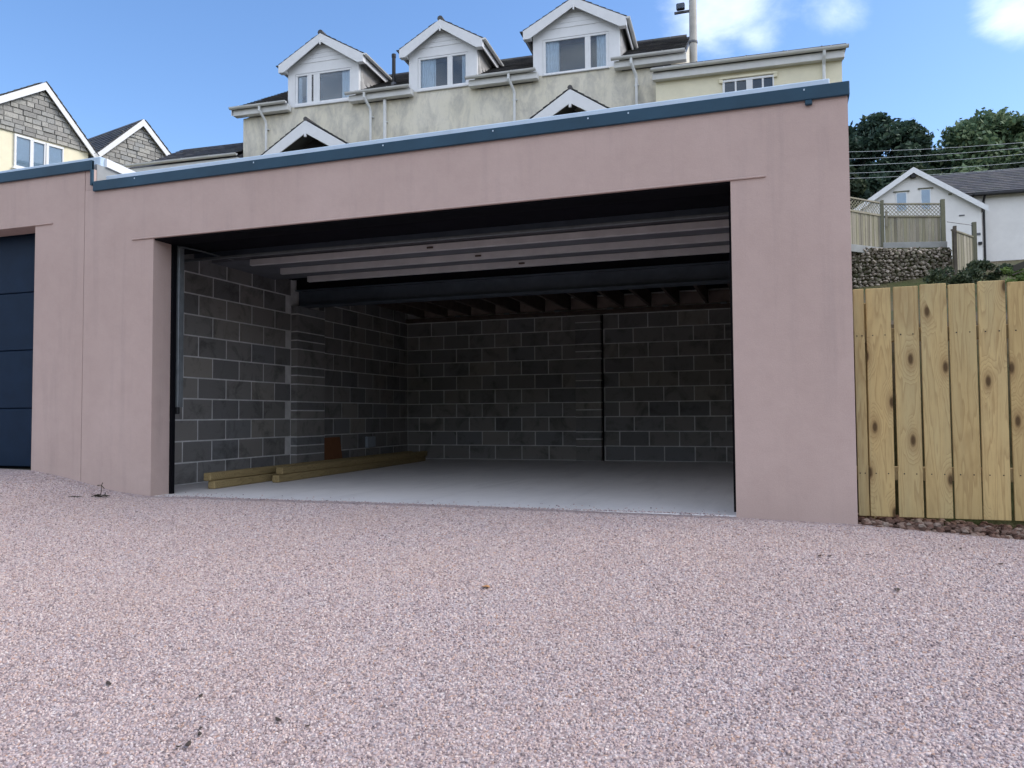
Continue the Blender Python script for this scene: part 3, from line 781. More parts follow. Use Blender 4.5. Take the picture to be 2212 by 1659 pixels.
for (a, b_, ap, za, ze), (w0, w1, wz0, wz1, li, cu) in zip(dorm, wins):
    d_end = (ze-EV)/SL-.2
    # front face as a ring of white cladding round the window
    fm = MB()
    fm.box(a, w0-.003, -.0, .10, 9.165, ze); fm.box(w1+.003, b_, -.0, .10, 9.165, ze)
    fm.box(w0-.003, w1+.003, .0, .10, wz1+.003, ze)
    dm = hb(fm).build('dormer', M_['upvc'], HS)
    sb = hb(MB().box(w0-.02, w1+.02, -.05, .10, 9.13, wz0-.002, .006)).build('sill', M_['upvc'], dm)
    # boarded gable: shiplap boards
    zb = ze+.001
    while zb < za-.22:
        zt = min(zb+.115, za-.2)
        def half(z): return (za-.17-z)/(za-ze)*((b_-a)/2+.1)
        cu_ = (a+b_)/2
        h0, h1 = half(zb), half(zt)
        if h1 > .02:
            h0 = min(h0, (b_-a)/2)
            hb(MB().prism([(cu_-h0, zb), (cu_+h0, zb), (cu_+min(h1, (b_-a)/2), zt-.006), (cu_-min(h1, (b_-a)/2), zt-.006)], 'y', -.012, .09)).build('gable_board', M_['upvc'], dm)
        zb += .115
    # side panels (cheeks): triangular, hung with small tiles
    for uu, s_ in ((a, 1), (b_, -1)):
        ch = MB()
        u_o, u_i = uu, uu+s_*.10
        ch.prism([(.10, EV+.16), (.10, ze), (d_end, ze)], 'x', min(u_o, u_i), max(u_o, u_i))
        hb(ch).build('cheek', M_['upvc'], dm)
        tl = MB(); zz = EV+.2; row = 0
        while zz < ze-.06:
            dmax = (zz-EV)/SL-.2
            y = .12 - (.09 if row % 2 else 0)
            while True:
                ya = max(y, .11); yb2 = min(y+.17, d_end-.02)
                if ya > d_end: break
                # tile only above the roof line
                if (EV+SL*(yb2+.2)) < zz+.1 and yb2-ya > .03:
                    o_ = s_*-.012
                    tl.box(min(uu, uu+o_*1.6), max(uu, uu+o_*1.6)+.0005, ya+.002, yb2-.002, zz, zz+.125)
                y += .17
                if y > d_end: break
            zz += .12; row += 1
        if tl.v: tag(hb(tl).build('hung_tiles', M_['hung'], dm), kind='stuff')
    # roof: two slopes, slates, ridge, bargeboards, gutters
    ov = .16; half_w = (b_-a)/2+.20; cu_ = ap
    rp = (za-ze)/( (b_-a)/2+.24)
    zl = ze-.0
    depth = RD+.02
    rm = MB(); st_ = MB()
    for s_ in (-1, 1):
        eu = cu_+s_*half_w
        rm.prism([(cu_, za-.02), (eu, zl-.02), (eu, zl-.07), (cu_, za-.07)], 'y', -ov+.02, depth)
        # slates along d: reuse slates() by swapping axes
        tmp = slates(MB(), -ov, depth-.02, (s_*half_w, zl-.02), (0, za-.015), course=.19, wid=.28, seed=5)
        st_.add([(cu_+y, x, z) for x, y, z in tmp.v], tmp.f)
    dr = hb(rm).build('dormer_roof', M_['lead'], HS)
    tag(hb(st_).build('slates', M_['slate'], dr), kind='stuff')
    rt_ = MB()
    for k in range(7): rt_.tube([(cu_, -ov-.01+k*.45, za+.0), (cu_, -ov-.01+k*.45+.44, za+.0)], .075, 8)
    tag(hb(rt_).build('ridge_tiles', M_['slate'], dr), kind='stuff')
    for s_ in (-1, 1):
        eu = cu_+s_*half_w
        bb = MB().prism([(cu_, za-.03), (eu, zl-.03), (eu, zl-.24), (eu-s_*.16, zl-.24), (cu_, za-.25)], 'y', -ov-.012, -ov+.018)
        hb(bb).build('bargeboard', M_['upvc'], dm)
        # boxed end and side gutter
        hb(MB().box(min(eu, eu-s_*.19), max(eu, eu-s_*.19), -ov+.02, .0, zl-.235, zl-.06)).build('soffit_box', M_['upvc'], dm)
        hb(MB().box(min(eu-s_*.02, eu-s_*.05), max(eu-s_*.02, eu-s_*.05), .0, d_end, zl-.20, zl-.04)).build('fascia_board', M_['upvc'], dm)
        g_ = MB(); rr_ = .05; n = 7
        pr = [(eu+s_*.04+rr_*math.cos(math.pi+math.pi*k/(n-1)), zl-.02+rr_*math.sin(math.pi+math.pi*k/(n-1))) for k in range(n)]
        g_.prism(pr, 'y', -ov+.0, d_end+.1)
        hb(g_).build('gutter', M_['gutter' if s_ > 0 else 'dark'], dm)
    hb(MB().box(cu_-.02, cu_+.02, -ov-.03, -ov+.0, za-.34, za-.20, .004)).build('finial', M_['upvc'], dm)
    window(HS, w0, w1, wz0, wz1, li, d=.01, curtains=cu)
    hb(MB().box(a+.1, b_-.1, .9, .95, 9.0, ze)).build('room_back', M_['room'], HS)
# dark gap of the opened casement in the left dormer
hb(MB().box(-5.60, -5.545, .012, .05, 9.27, 10.0)).build('window_gap', M_['dark'], HS)
# vent pipe
hb(MB().tube([(-3.42, .55, 9.5), (-3.42, .55, 10.42), (-3.42, .55, 10.43), (-3.42, .55, 10.52)], [.05, .05, .06, .06], 12)).build('vent_pipe', M_['dark'], HS)
hb(MB().tube([(-3.42, .55, 9.58), (-3.42, .55, 9.74)], [.13, .06], 12)).build('pipe_collar', M_['lead'], HS)
# porch gables
for (ap, za, zl_, hw) in ((-5.19, 8.36, 7.58, 1.24), (1.74, 8.34, 7.72, .96)):
    k = (za-zl_)/hw; hw2 = hw*1.5; zl2 = za-k*hw2
    dF = -1.0
    rm = MB(); st_ = MB()
    for s_ in (-1, 1):
        rm.prism([(ap, za-.02), (ap+s_*hw2, zl2-.02), (ap+s_*hw2, zl2-.07), (ap, za-.07)], 'y', dF+.02, -.002)
        tmp = slates(MB(), dF, -.01, (s_*hw2, zl2), (0, za), course=.19, wid=.28, seed=8)
        st_.add([(ap+y, x, z) for x, y, z in tmp.v], tmp.f)
    pr_ = hb(rm).build('porch_roof', M_['lead'], HS)
    tag(hb(st_).build('slates', M_['slate'], pr_), kind='stuff')
    hb(MB().tube([(ap, dF-.01, za+.01), (ap, -.02, za+.01)], .06, 8)).build('ridge_tile', M_['slate'], pr_)
    for s_ in (-1, 1):
        hb(MB().prism([(ap, za-.03), (ap+s_*hw2, zl2-.03), (ap+s_*hw2, zl2-.30), (ap, za-.36)], 'y', dF-.01, dF+.02)).build('bargeboard', M_['upvc'], pr_)
    hb(MB().box(ap-.03, ap+.03, dF-.02, dF+.03, za-.46, za-.34, .004)).build('finial', M_['upvc'], pr_)
    hb(MB().prism([(ap, za-.36), (ap+hw2, zl2-.30), (ap-hw2, zl2-.30)], 'y', dF+.45, dF+.5)).build('gable_infill', M_['dark_soffit'], pr_)
    for s_ in (-1, 1):
        hb(MB().box(ap+s_*hw2*.8-.06, ap+s_*hw2*.8+.06, dF+.1, dF+.22, HB-.3, zl2+.05)).build('porch_post', M_['upvc'], HS)
# flat roofed extension on the right, standing proud of the main wall
E0, E1, ED = 3.66, 7.72, -.35
m = MB(); m.box(E0, E1, ED, ED+.25, HB-.5, 8.66); m.box(E1-.25, E1, ED+.25, 5, HB-.5, 8.66); m.box(E0, E0+.25, ED+.25, -.002, HB-.5, 8.66)
hb(m).build('extension_wall', M_['cream_clean'], HS)
hb(MB().box(E0-.04, E1+.08, ED-.16, 5, 8.70, 8.80)).build('extension_roof', M_['lead'], HS)
gutter(E0-.10, E1+.12, 8.73, ED-.22)
hb(MB().box(E0-.06, E1+.04, ED-.15, ED-.001, 8.50, 8.67, .006)).build('fascia_board', M_['gutter'], HS)
for u in (4.6, 5.7, 6.5, 7.3): hb(MB().tube([(u, ED-.1, 8.80), (u, ED-.1, 8.83)], .022, 6)).build('roof_fixing', M_['lead'], HS)
mm = MB().tube([(7.34, ED-.22, 8.68), (7.34, ED-.20, 8.58), (7.34, ED-.07, 8.40), (7.34, ED-.06, 6.0)], .036, 10)
hb(mm).build('downpipe', M_['pipe'], HS)
hd = MB().box(5.10, 6.36, ED-.06, ED-.001, 8.36, 8.41, .004); hd.box(5.10, 5.18, ED-.055, ED-.002, 8.28, 8.359, .004); hd.box(6.28, 6.36, ED-.055, ED-.002, 8.28, 8.359, .004)
hb(hd).build('hood_mould', M_['cream_clean'], HS)
we = window(HS, 5.17, 6.29, 7.4, 8.34, [(5.22, 5.44), (5.48, 5.69), (5.83, 6.03), (6.07, 6.26)], d=ED-.045, fr=.05, dep=.06)
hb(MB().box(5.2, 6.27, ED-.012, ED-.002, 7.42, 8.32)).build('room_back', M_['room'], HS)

# ------------------------------------------------------------------ pole beside the house
p = thing('utility_pole', 'tall grey weathered pole with a small lamp at the right end of the dormer house', 'pole', (3.45, 13.65, 3.2))
MB().tube([(0, 0, 0), (.02, 0, 5.8), (.04, 0, 12)], [.12, .095, .075], 14).build('shaft', M_['pole'], p, smooth=True)
for z in (6.55, 8.7): MB().tube([(.02, 0, z), (.02, 0, z+.05)], .108, 14).build('clamp', M_['lead'], p)
l_ = MB().box(-.42, -.04, -.03, .03, 7.35, 7.40, .004).build('bracket', M_['lead'], p)
MB().box(-.36, -.16, -.13, -.02, 7.40, 7.56, .02).build('lamp', M_['dark'], p)
MB().box(-.345, -.175, -.138, -.131, 7.415, 7.545, .003).build('lens', M_['glass'], p)

# ------------------------------------------------------------------ gabled houses on the left
th = R(-14)
def gable_house(label, s_ap, z_ap, sl, zl, sr, zr, clad_z, seed, wins_=(), depth=7, rdepth=None):
    """gable wall in the plane of local x=0, running along local y; roof ridge runs back along -x"""
    base = 3.4
    o = thing('gabled_house', label, 'house', (-15.76, 12.04, base), R(-14))
    def ab(m): m.v = [(x, y, z-base) for x, y, z in m.v]; return m
    w = MB().prism([(sl+.12, base-.6), (sr-.12, base-.6), (sr-.12, zr-.06), (s_ap, z_ap-.2), (sl+.12, zl-.06)], 'x', -depth, -.001)
    ab(w).build('wall', M_['cream_clean'], o)
    def top(s):
        if s < s_ap: return z_ap-.27 - (s_ap-s)*(z_ap-zl)/(s_ap-sl)
        return z_ap-.27 - (s-s_ap)*(z_ap-zr)/(sr-s_ap)
    bed = MB().prism([(sl+.13, clad_z), (sr-.13, clad_z), (sr-.13, max(clad_z+.01, top(sr-.13))), (s_ap, top(s_ap)), (sl+.13, max(clad_z+.01, top(sl+.13)))], 'x', 0, .03)
    bd = ab(bed).build('stone_cladding', M_['stone_bed'], o)
    rg = random.Random(seed)
    z = clad_z+.004; row = 0
    while z < z_ap-.35:
        h = rg.uniform(.11, .17)
        s = sl+.15-rg.uniform(0, .2)
        while s < sr-.15:
            wd = rg.uniform(.17, .42); a_, b_ = max(s+.004, sl+.15), min(s+wd-.004, sr-.15)
            za_, zb_ = min(z+h-.008, top(a_)), min(z+h-.008, top(b_))
            if b_-a_ > .05 and max(za_, zb_)-z > .03:
                za_, zb_ = max(za_, z+.008), max(zb_, z+.008)
                pts = [(a_, z), (b_, z), (b_, zb_), (a_, za_)]
                if a_ < s_ap < b_: pts = [(a_, z), (b_, z), (b_, zb_), (s_ap, min(z+h-.008, top(s_ap))), (a_, za_)]
                x1 = .045+rg.uniform(0, .035)
                cs = sum(p_[0] for p_ in pts)/len(pts); cz = sum(p_[1] for p_ in pts)/len(pts)
                q = MB().prism([(p_[0]-cs, p_[1]-cz) for p_ in pts], 'x', -.015, .018)
                n_ = len(pts)   # pillow the face: shrink the outer ring
                q.v = q.v[:n_] + [(x1, y*.93, zz*.88) for (x, y, zz) in q.v[n_:]]
                # mid ring keeps the joint crisp
                ob = q.build('stone', M_['stone'], bd, (0, cs, cz-base))
            s += wd
        z += h; row += 1
    # roof slopes, slates, verge boards
    depth = rdepth or depth
    rm = MB(); st_ = MB()
    for (se, ze) in ((sl-.15, zl-.15*(z_ap-zl)/(s_ap-sl)), (sr+.12, zr-.12*(z_ap-zr)/(sr-s_ap))):
        rm.prism([(s_ap, z_ap-.03), (se, ze-.03), (se, ze-.12), (s_ap, z_ap-.12)], 'x', -depth, .16)
        tmp = slates(MB(), -depth, .20, (se, ze-.02), (s_ap, z_ap-.01), course=.22, wid=.30, seed=seed)
        st_.add(tmp.v, tmp.f)
    r_ = ab(rm).build('roof', M_['lead'], o)
    tag(ab(st_).build('slates', M_['slate'], r_), kind='stuff')
    for (se, ze) in ((sl-.15, zl-.15*(z_ap-zl)/(s_ap-sl)), (sr+.12, zr-.12*(z_ap-zr)/(sr-s_ap))):
        sg = 1 if se > s_ap else -1
        ab(MB().prism([(s_ap, z_ap-.04), (se, ze-.04), (se, ze-.25), (s_ap, z_ap-.27)], 'x', .15, .18)).build('bargeboard', M_['upvc'], r_)
        ab(MB().prism([(s_ap, z_ap-.13), (se, ze-.13), (se, ze-.15), (s_ap, z_ap-.15)], 'x', .0, .149)).build('soffit', M_['upvc'], r_)
    for (w0, w1, z0, z1, li) in wins_:
        # window built on local y axis: rotate the shared builder by swapping axes
        e = MB()
        d0, d1, fr = .002, .07, .07
        e.box(d0, d1, w0, w1, z0, z0+fr, .004); e.box(d0, d1, w0, w1, z1-fr, z1, .004)
        ed = [w0] + [v for l2 in li for v in l2] + [w1]
        for k in range(0, len(ed), 2): e.box(d0+.002, d1-.002, ed[k], ed[k+1], z0+fr, z1-fr, .003)
        ww = ab(e).build('window', M_['upvc'], o)
        for (a_, b_) in li:
            ab(MB().box(.03, .036, a_-.003, b_+.003, z0+fr-.003, z1-fr+.003)).build('pane', M_['glass'], ww)
            ab(MB().box(.006, .012, a_, b_, z0+fr, z1-fr)).build('blind', M_['blind'], ww)
        ab(MB().box(.0, .12, w0-.05, w1+.05, z0-.06, z0-.003, .008)).build('sill', M_['upvc'], ww)
    return o
gable_house('grey stone clad gable house with white bargeboards and windows at the left edge', 0, 10.95, -2.9, 8.98, 1.53, 9.25, 9.16, 4,
            [(-.80, -.28, 8.12, 9.12, [(-.74, -.36)]), (-.28, .08, 8.12, 9.10, [(-.26, .04)]), (.10, .62, 8.12, 9.10, [(.18, .58)])], depth=.7, rdepth=.75)
gable_house('smaller grey stone clad gable house with dark roof slope between left house and dormer terrace', 3.17, 10.82, 1.68, 9.30, 4.75, 9.37, 8.95, 9)

# ------------------------------------------------------------------ low slate roofed house left of the terrace
LH = thing('low_house', 'low house with a dark hipped slate roof and white gutter joined to the cream terrace', 'house', (-.979, 12.807, HB), R(3.2))
m = MB().box(-11.3, -7.76, .05, 4.0, HB-.5, 7.78)
hb(m).build('wall', M_['cream_clean'], LH)
e0, lz, rz_ = -11.55, 7.99, 8.80
m = MB(); m.hexa([(e0, -.2, lz-.1), (-7.74, -.2, lz-.1), (-7.74, 4.2, lz-.1), (e0, 4.2, lz-.1), (-10.5, 1.2, rz_), (-7.74, 1.2, rz_), (-7.74, 2.8, rz_), (-10.5, 2.8, rz_)])
r_ = hb(m).build('roof', M_['slate'], LH)
st_ = slates(MB(), -10.6, -7.76, (-.22, lz), (1.2, rz_+.03), course=.2, wid=.28, seed=77)
tag(hb(st_).build('slates', M_['slate'], r_), kind='stuff')
gutter(e0-.05, -7.75, lz-.02, -.27, .06, LH)
hb(MB().box(e0+.05, -7.75, -.2, .04, lz-.22, lz-.105, .005)).build('fascia_board', M_['gutter'], LH)

# ------------------------------------------------------------------ new close boarded fence on the right
FN = thing('board_fence', 'new pale timber fence of wide vertical boards beside the pink garage', 'fence', (7.2, .12, 0))
edges = [(5.838, 5.900), (5.913, 6.063), (6.083, 6.230), (6.243, 6.394), (6.409, 6.562), (6.574, 6.728), (6.744, 6.895)]
x = 6.91
while x < 8.8: edges.append((x, x+.152)); x += .166
rf_ = random.Random(12)
for i, (a, b_) in enumerate(edges):
    b_ += .003*(i % 3 == 0)
    hgt = 1.532+rf_.uniform(-.008, .010)-.0
    o = MB().box(-(b_-a)/2, (b_-a)/2, -.010, .010, -.76, hgt-.76-.01, .003).build('board', M_['board'], FN, ((a+b_)/2-7.2, rf_.uniform(-.003, .003), .77-.0+.005))
    o.rotation_euler = (rf_.uniform(-.003, .003), rf_.uniform(-.004, .004), rf_.uniform(-.01, .01))
for z in (.30, 1.22):
    MB().box(5.83-7.2, 8.8-7.2, .013, .055, z-.045, z+.045, .004).build('rail', M_['rail'], FN)
for xx in (5.90, 7.75):
    MB().box(xx-7.2-.045, xx-7.2+.045, .056, .146, -.4, 1.45, .005).build('post', M_['rail'], FN)
for i, (a, b_) in enumerate(edges[:9]):
    for z in (.30, 1.22):
        for k in (.25, .75):
            MB().tube([(a+(b_-a)*k-7.2, -.0125, z), (a+(b_-a)*k-7.2, -.0095, z)], .0045, 6).build('nail', M_['dark'], FN)
# loose red brown rubble under the fence
rb = MB(); rg = random.Random(5)
def rock(m, c, r, rg, sq=(1, 1, .7)):
    t_ = (1+5**.5)/2
    pts = [(-1,t_,0),(1,t_,0),(-1,-t_,0),(1,-t_,0),(0,-1,t_),(0,1,t_),(0,-1,-t_),(0,1,-t_),(t_,0,-1),(t_,0,1),(-t_,0,-1),(-t_,0,1)]
    fs = [(0,11,5),(0,5,1),(0,1,7),(0,7,10),(0,10,11),(1,5,9),(5,11,4),(11,10,2),(10,7,6),(7,1,8),(3,9,4),(3,4,2),(3,2,6),(3,6,8),(3,8,9),(4,9,5),(2,4,11),(6,2,10),(8,6,7),(9,8,1)]
    an = rg.uniform(0, 6.28); ca, sa = math.cos(an), math.sin(an)
    vs = []
    for p_ in pts:
        k = r/1.9*rg.uniform(.75, 1.2)
        x_, y_, z_ = p_[0]*k*sq[0], p_[1]*k*sq[1], p_[2]*k*sq[2]
        vs.append((c[0]+x_*ca-y_*sa, c[1]+x_*sa+y_*ca, c[2]+z_))
    return m.add(vs, fs)
for k in range(1500):
    x = rg.uniform(5.835, 8.9); y = rg.uniform(-.04, .30)
    w_ = max(0, (x-5.83)*.06)
    z = gz(x, -.05)*.6 + pw(y, [(-.05, -.035), (.06, .0), (.3, .02)]) - w_*.3
    rock(rb, (x, y-w_*.6, z+rg.uniform(-.01, .012)), rg.choice((.012, .018, .022, .03)), rg)
tag(rb.build('rubble', M_['rubble']), kind='stuff')

# ------------------------------------------------------------------ the bank and old fences on the right
BK = thing('rubble_wall', 'rough stone bank wall under the weathered trellis fence on the right', 'wall', (9.0, 22.6, 4.0), R(18))
BKM = Matrix.Translation((9.0, 22.6, 4.0)) @ Matrix.Rotation(R(18), 4, 'Z')
core = MB().box(-3.0, 1.75, .08, .8, -.4, 2.12); core.build('core', M_['hill'], BK)
rg = random.Random(21); stm = []
for k in range(6):
    q = rock(MB(), (0, 0, 0), 1.0, rg, (1, .8, .75)); stm.append(q.mesh('stone', M_['bank']))
x = -1.6; cnt = 0
rows = 13; z = .62
while z < 2.12 and cnt < 296:
    x = -1.65
    while x < 1.7:
        r_ = rg.uniform(.05, .105)
        inst('stone', stm[rg.randrange(6)], BK, (x+r_, .03+rg.uniform(-.03, .03), z+rg.uniform(-.03, .03)), (rg.uniform(0, .6), rg.uniform(0, .6), rg.uniform(0, 6)), (r_*1.25, r_, r_*.95))
        x += r_*2.05; cnt += 1
    z += .118
sr_ = MB()
for k in range(1100):
    rock(sr_, (rg.uniform(-1.75, 1.75), rg.uniform(.0, .09), rg.uniform(.5, 2.12)), rg.uniform(.025, .055), rg)
tag(sr_.build('small_rubble', M_['bank_small'], BK), kind='stuff')
OF = thing('trellis_fence', 'weathered grey fence panels with diamond trellis tops above the stone bank', 'fence', (9.0, 23.1, 5.9))
def fenceline(par, org, P0, P1, zt0, zt1, zb, trel, seed, posts=True, bw=.10):
    rg = random.Random(seed)
    P0, P1 = Vector((*P0, 0)), Vector((*P1, 0)); d = P1-P0; ln = d.length; ang = math.atan2(d.y, d.x)
    def place(o): o.location = (P0.x-org[0], P0.y-org[1], -org[2]); o.rotation_euler = (0, 0, ang)
    n = max(1, round(ln/bw)); s = ln/n
    for k in range(n):
        a = k*s+.004; b_ = (k+1)*s-.004
        zt = zt0+(zt1-zt0)*(k+.5)/n
        o = MB().box(a, b_, -.011+.006*(k % 2), .011+.006*(k % 2), zb, zt-trel, .002).build('board', M_['weathered'], par); place(o)
    for z_off, hh in ((trel, .06), (0, .045)) if trel else ((0, .05),):
        o = MB().hexa([(0, -.035, zt0-z_off-hh), (ln, -.035, zt1-z_off-hh), (ln, .035, zt1-z_off-hh), (0, .035, zt0-z_off-hh),
                       (0, -.035, zt0-z_off), (ln, -.035, zt1-z_off), (ln, .035, zt1-z_off), (0, .035, zt0-z_off)]).build('rail', M_['weathered'], par); place(o)
    if trel:
        h = trel-.05; k = -h
        while k < ln:
            for sg in (1, -1):
                a0, a1 = (k, k+h) if sg > 0 else (k+h, k)
                z0, z1 = zt0-trel, zt0-.045
                lo, hi = max(0, min(a0, a1)), min(ln, max(a0, a1))
                if hi-lo > .03:
                    def zz(a): return z0+(z1-z0)*(a-a0)/(a1-a0)
                    dz_ = (zt1-zt0)*((lo+hi)/2)/ln; y = -.012 if sg > 0 else .003; w_ = .014
                    o = MB().hexa([(lo, y, zz(lo)-w_+dz_), (hi, y, zz(hi)-w_+dz_), (hi, y+.008, zz(hi)-w_+dz_), (lo, y+.008, zz(lo)-w_+dz_),
                                   (lo, y, zz(lo)+w_+dz_), (hi, y, zz(hi)+w_+dz_), (hi, y+.008, zz(hi)+w_+dz_), (lo, y+.008, zz(lo)+w_+dz_)]).build('lattice', M_['weathered'], par); place(o)
            k += .125
def fpost(par, org, x, y, z0, z1, w=.1, mat='weathered_dark'):
    MB().box(x-org[0]-w/2, x-org[0]+w/2, y-org[1]-w/2, y-org[1]+w/2, z0-org[2], z1-org[2], .006).build('post', M_[mat], par)
og = (9.0, 23.1, 5.9)
fenceline(OF, og, (6.6, 21.1), (8.55, 22.94), 7.80, 7.74, 6.20, .42, 2)
fenceline(OF, og, (8.70, 23.02), (10.44, 23.53), 7.71, 7.68, 6.38, .42, 3)
fpost(OF, og, 8.62, 22.97, 5.9, 7.80, .11); fpost(OF, og, 10.52, 23.55, 4.8, 7.80, .13)
o = MB().box(-.035, .035, -.1, -.06, 6.9-5.9, 7.4-5.9).build('batten', M_['weathered'], OF, (8.74-9.0, 22.98-23.1, 0))
for (a, b_, zt, zb) in (((6.6, 21.05), (8.6, 22.93), 6.19, 5.95), ((8.62, 22.97), (10.60, 23.53), 6.37, 6.10)):
    P0, P1 = Vector((*a, 0)), Vector((*b_, 0)); d = P1-P0
    o = MB().box(0, d.length, -.03, .03, zb-5.9, zt-5.9, .005).build('gravel_board', M_['gravel_board'], OF, (a[0]-9.0, a[1]-23.1-.06, 0)); o.rotation_euler = (0, 0, math.atan2(d.y, d.x))
fpost(OF, og, 10.42, 23.35, 4.3, 6.1, .1, 'gravel_board'); fpost(OF, og, 10.66, 23.45, 4.3, 6.1, .1, 'gravel_board')
SF = thing('side_fence', 'lower weathered fence stepping down beside the white house wall, two dark posts', 'fence', (11.1, 23.6, 5.4))
og2 = (11.1, 23.6, 5.4)
fenceline(SF, og2, (10.66, 22.95), (11.52, 24.2), 6.66, 6.62, 5.2, 0, 6)
fpost(SF, og2, 10.74, 22.93, 5.0, 6.75, .10, 'bark'); fpost(SF, og2, 11.56, 24.22, 5.2, 7.10, .13)
o = MB().tube([(10.62-11.1, 23.45-23.6, 7.02-5.4), (11.55-11.1, 24.2-23.6, 6.99-5.4)], .012, 6).build('top_wire', M_['lead'], SF)

# ------------------------------------------------------------------ white gable house and its long wing
WH = thing('white_house', 'white house with gable, two small pale windows and long grey roofed wing beyond the fences', 'house', (11.82, 38.37, 7.6), R(3))
def wb(m): m.v = [(x, y, z-7.6) for x, y, z in m.v]; return m
wb(MB().prism([(-3, 7.0), (3.05, 7.0), (3.05, 11.0), (0, 12.95), (-3, 10.9)], 'y', 0, 7)).build('wall', M_['cream_clean'] if 0 else M_['white_wall'], WH)
wb(MB().box(3.06, 12, 1.2, 6, 7.0, 11.76)).build('wing_wall', M_['white_wall'], WH)
rm = MB()
for s_ in (-1, 1): rm.prism([(0, 13.1), (s_*3.25, 13.1-3.25*.68), (s_*3.25, 12.98-3.25*.68), (0, 12.98)], 'y', -.2, 7)
r_ = wb(rm).build('roof', M_['slate'], WH)
for s_ in (-1, 1):
    wb(MB().prism([(0, 13.13), (s_*3.3, 13.13-3.3*.68), (s_*3.3, 12.84-3.3*.68), (0, 12.84)], 'y', -.26, -.22)).build('bargeboard', M_['upvc'], r_)
wb(MB().box(-.12, .12, -.20, -.02, 12.60, 12.83, .02)).build('gable_vent', M_['dark'], r_)
rw = MB().prism([(.90, 11.85), (3.6, 13.66), (6.3, 11.85), (6.3, 11.75), (3.6, 13.54), (.90, 11.75)], 'x', .9, 12.2)
r2 = wb(rw).build('wing_roof', M_['slate'], WH)
st_ = slates(MB(), .9, 12.2, (.88, 11.85), (3.6, 13.69), course=.26, wid=.36, seed=41)
tag(wb(st_).build('slates', M_['slate'], r2), kind='stuff')
wb(MB().box(2.95, 12.2, .77, .90, 11.70, 11.82, .02)).build('gutter', M_['dark'], r2)
wb(MB().tube([(3.46, .85, 11.70), (3.46, 1.13, 11.45), (3.46, 1.13, 7.2)], .06, 10)).build('downpipe', M_['dark'], WH)
for (a, b_) in ((-.76, -.33), (.38, .76)):
    z1 = 11.95 if a < 0 else 12.02
    o = wb(MB().box(a-.06, b_+.06, -.03, .02, 10.95, z1, .005)).build('window', M_['upvc'], WH)
    wb(MB().box(a, b_, -.036, -.031, 11.0, z1-.05)).build('pane', M_['glass'], o)
    wb(MB().box(a-.16, b_+.16, -.07, -.0005, z1+.003, z1+.06, .004)).build('hood_mould', M_['weathered_dark'], WH)
wb(MB().box(1.60, 1.75, -.03, -.0005, 11.62, 11.70)).build('wall_vent', M_['weathered_dark'], WH)
wb(MB().box(2.05, 2.3, -.03, -.0005, 10.52, 10.58)).build('wall_vent', M_['lead'], WH)
wb(MB().box(2.86, 3.02, -.10, -.0005, 9.02, 9.16, .01)).build('wall_lamp', M_['dark'], WH)
wb(MB().box(2.80, 2.98, -.03, -.0005, 9.5, 9.62)).build('wall_vent', M_['lead'], WH)
# little dark shed roof corner at the right edge
SH = thing('shed', 'black edged shed roof corner at the far right above the new fence', 'shed', (11.2, 11.6, 2.72), R(10))
MB().box(-.45, 2.2, .1, 2, -.3, 1.05).build('wall', M_['dark'], SH)
MB().prism([(-.75, .98), (-.75, 1.12), (1.0, 1.75), (2.6, 1.12), (2.6, .98), (1.0, 1.6)], 'y', -.1, 2.2).build('roof', M_['dark'], SH)

# ------------------------------------------------------------------ vegetation
def foliage(m, clumps, n, leafs, rg, flat=.6):
    for (c, r) in clumps:
        for _ in range(n):
            while True:
                v = Vector((rg.uniform(-1, 1), rg.uniform(-1, 1), rg.uniform(-1, 1)))
                if v.length <= 1: break
            v = v*(.55+.45*rg.random())
            kk_ = 1.0 if rg.random() > .07 else rg.uniform(1.05, 1.25)
            p_ = Vector(c)+Vector((v.x*r, v.y*r, v.z*r*.75))*kk_
            s = leafs*rg.uniform(.6, 1.4)
            nrm = Vector((rg.gauss(0, 1), rg.gauss(0, 1), rg.gauss(0, 1)+flat)).normalized()
            a = nrm.orthogonal().normalized(); a.rotate(Matrix.Rotation(rg.uniform(0, 6.28), 3, nrm)); b_ = nrm.cross(a)
            a *= s; b_ *= s*.6
            i = len(m.v)
            m.v += [tuple(p_-a), tuple(p_-b_*.9), tuple(p_+a), tuple(p_+b_*.9)]
            m.f.append((i, i+1, i+2, i+3))
def raw_mesh(m, name, mat):
    me = bpy.data.meshes.new(name); me.from_pydata(m.v, [], m.f); me.materials.append(mat); me.update(); return me
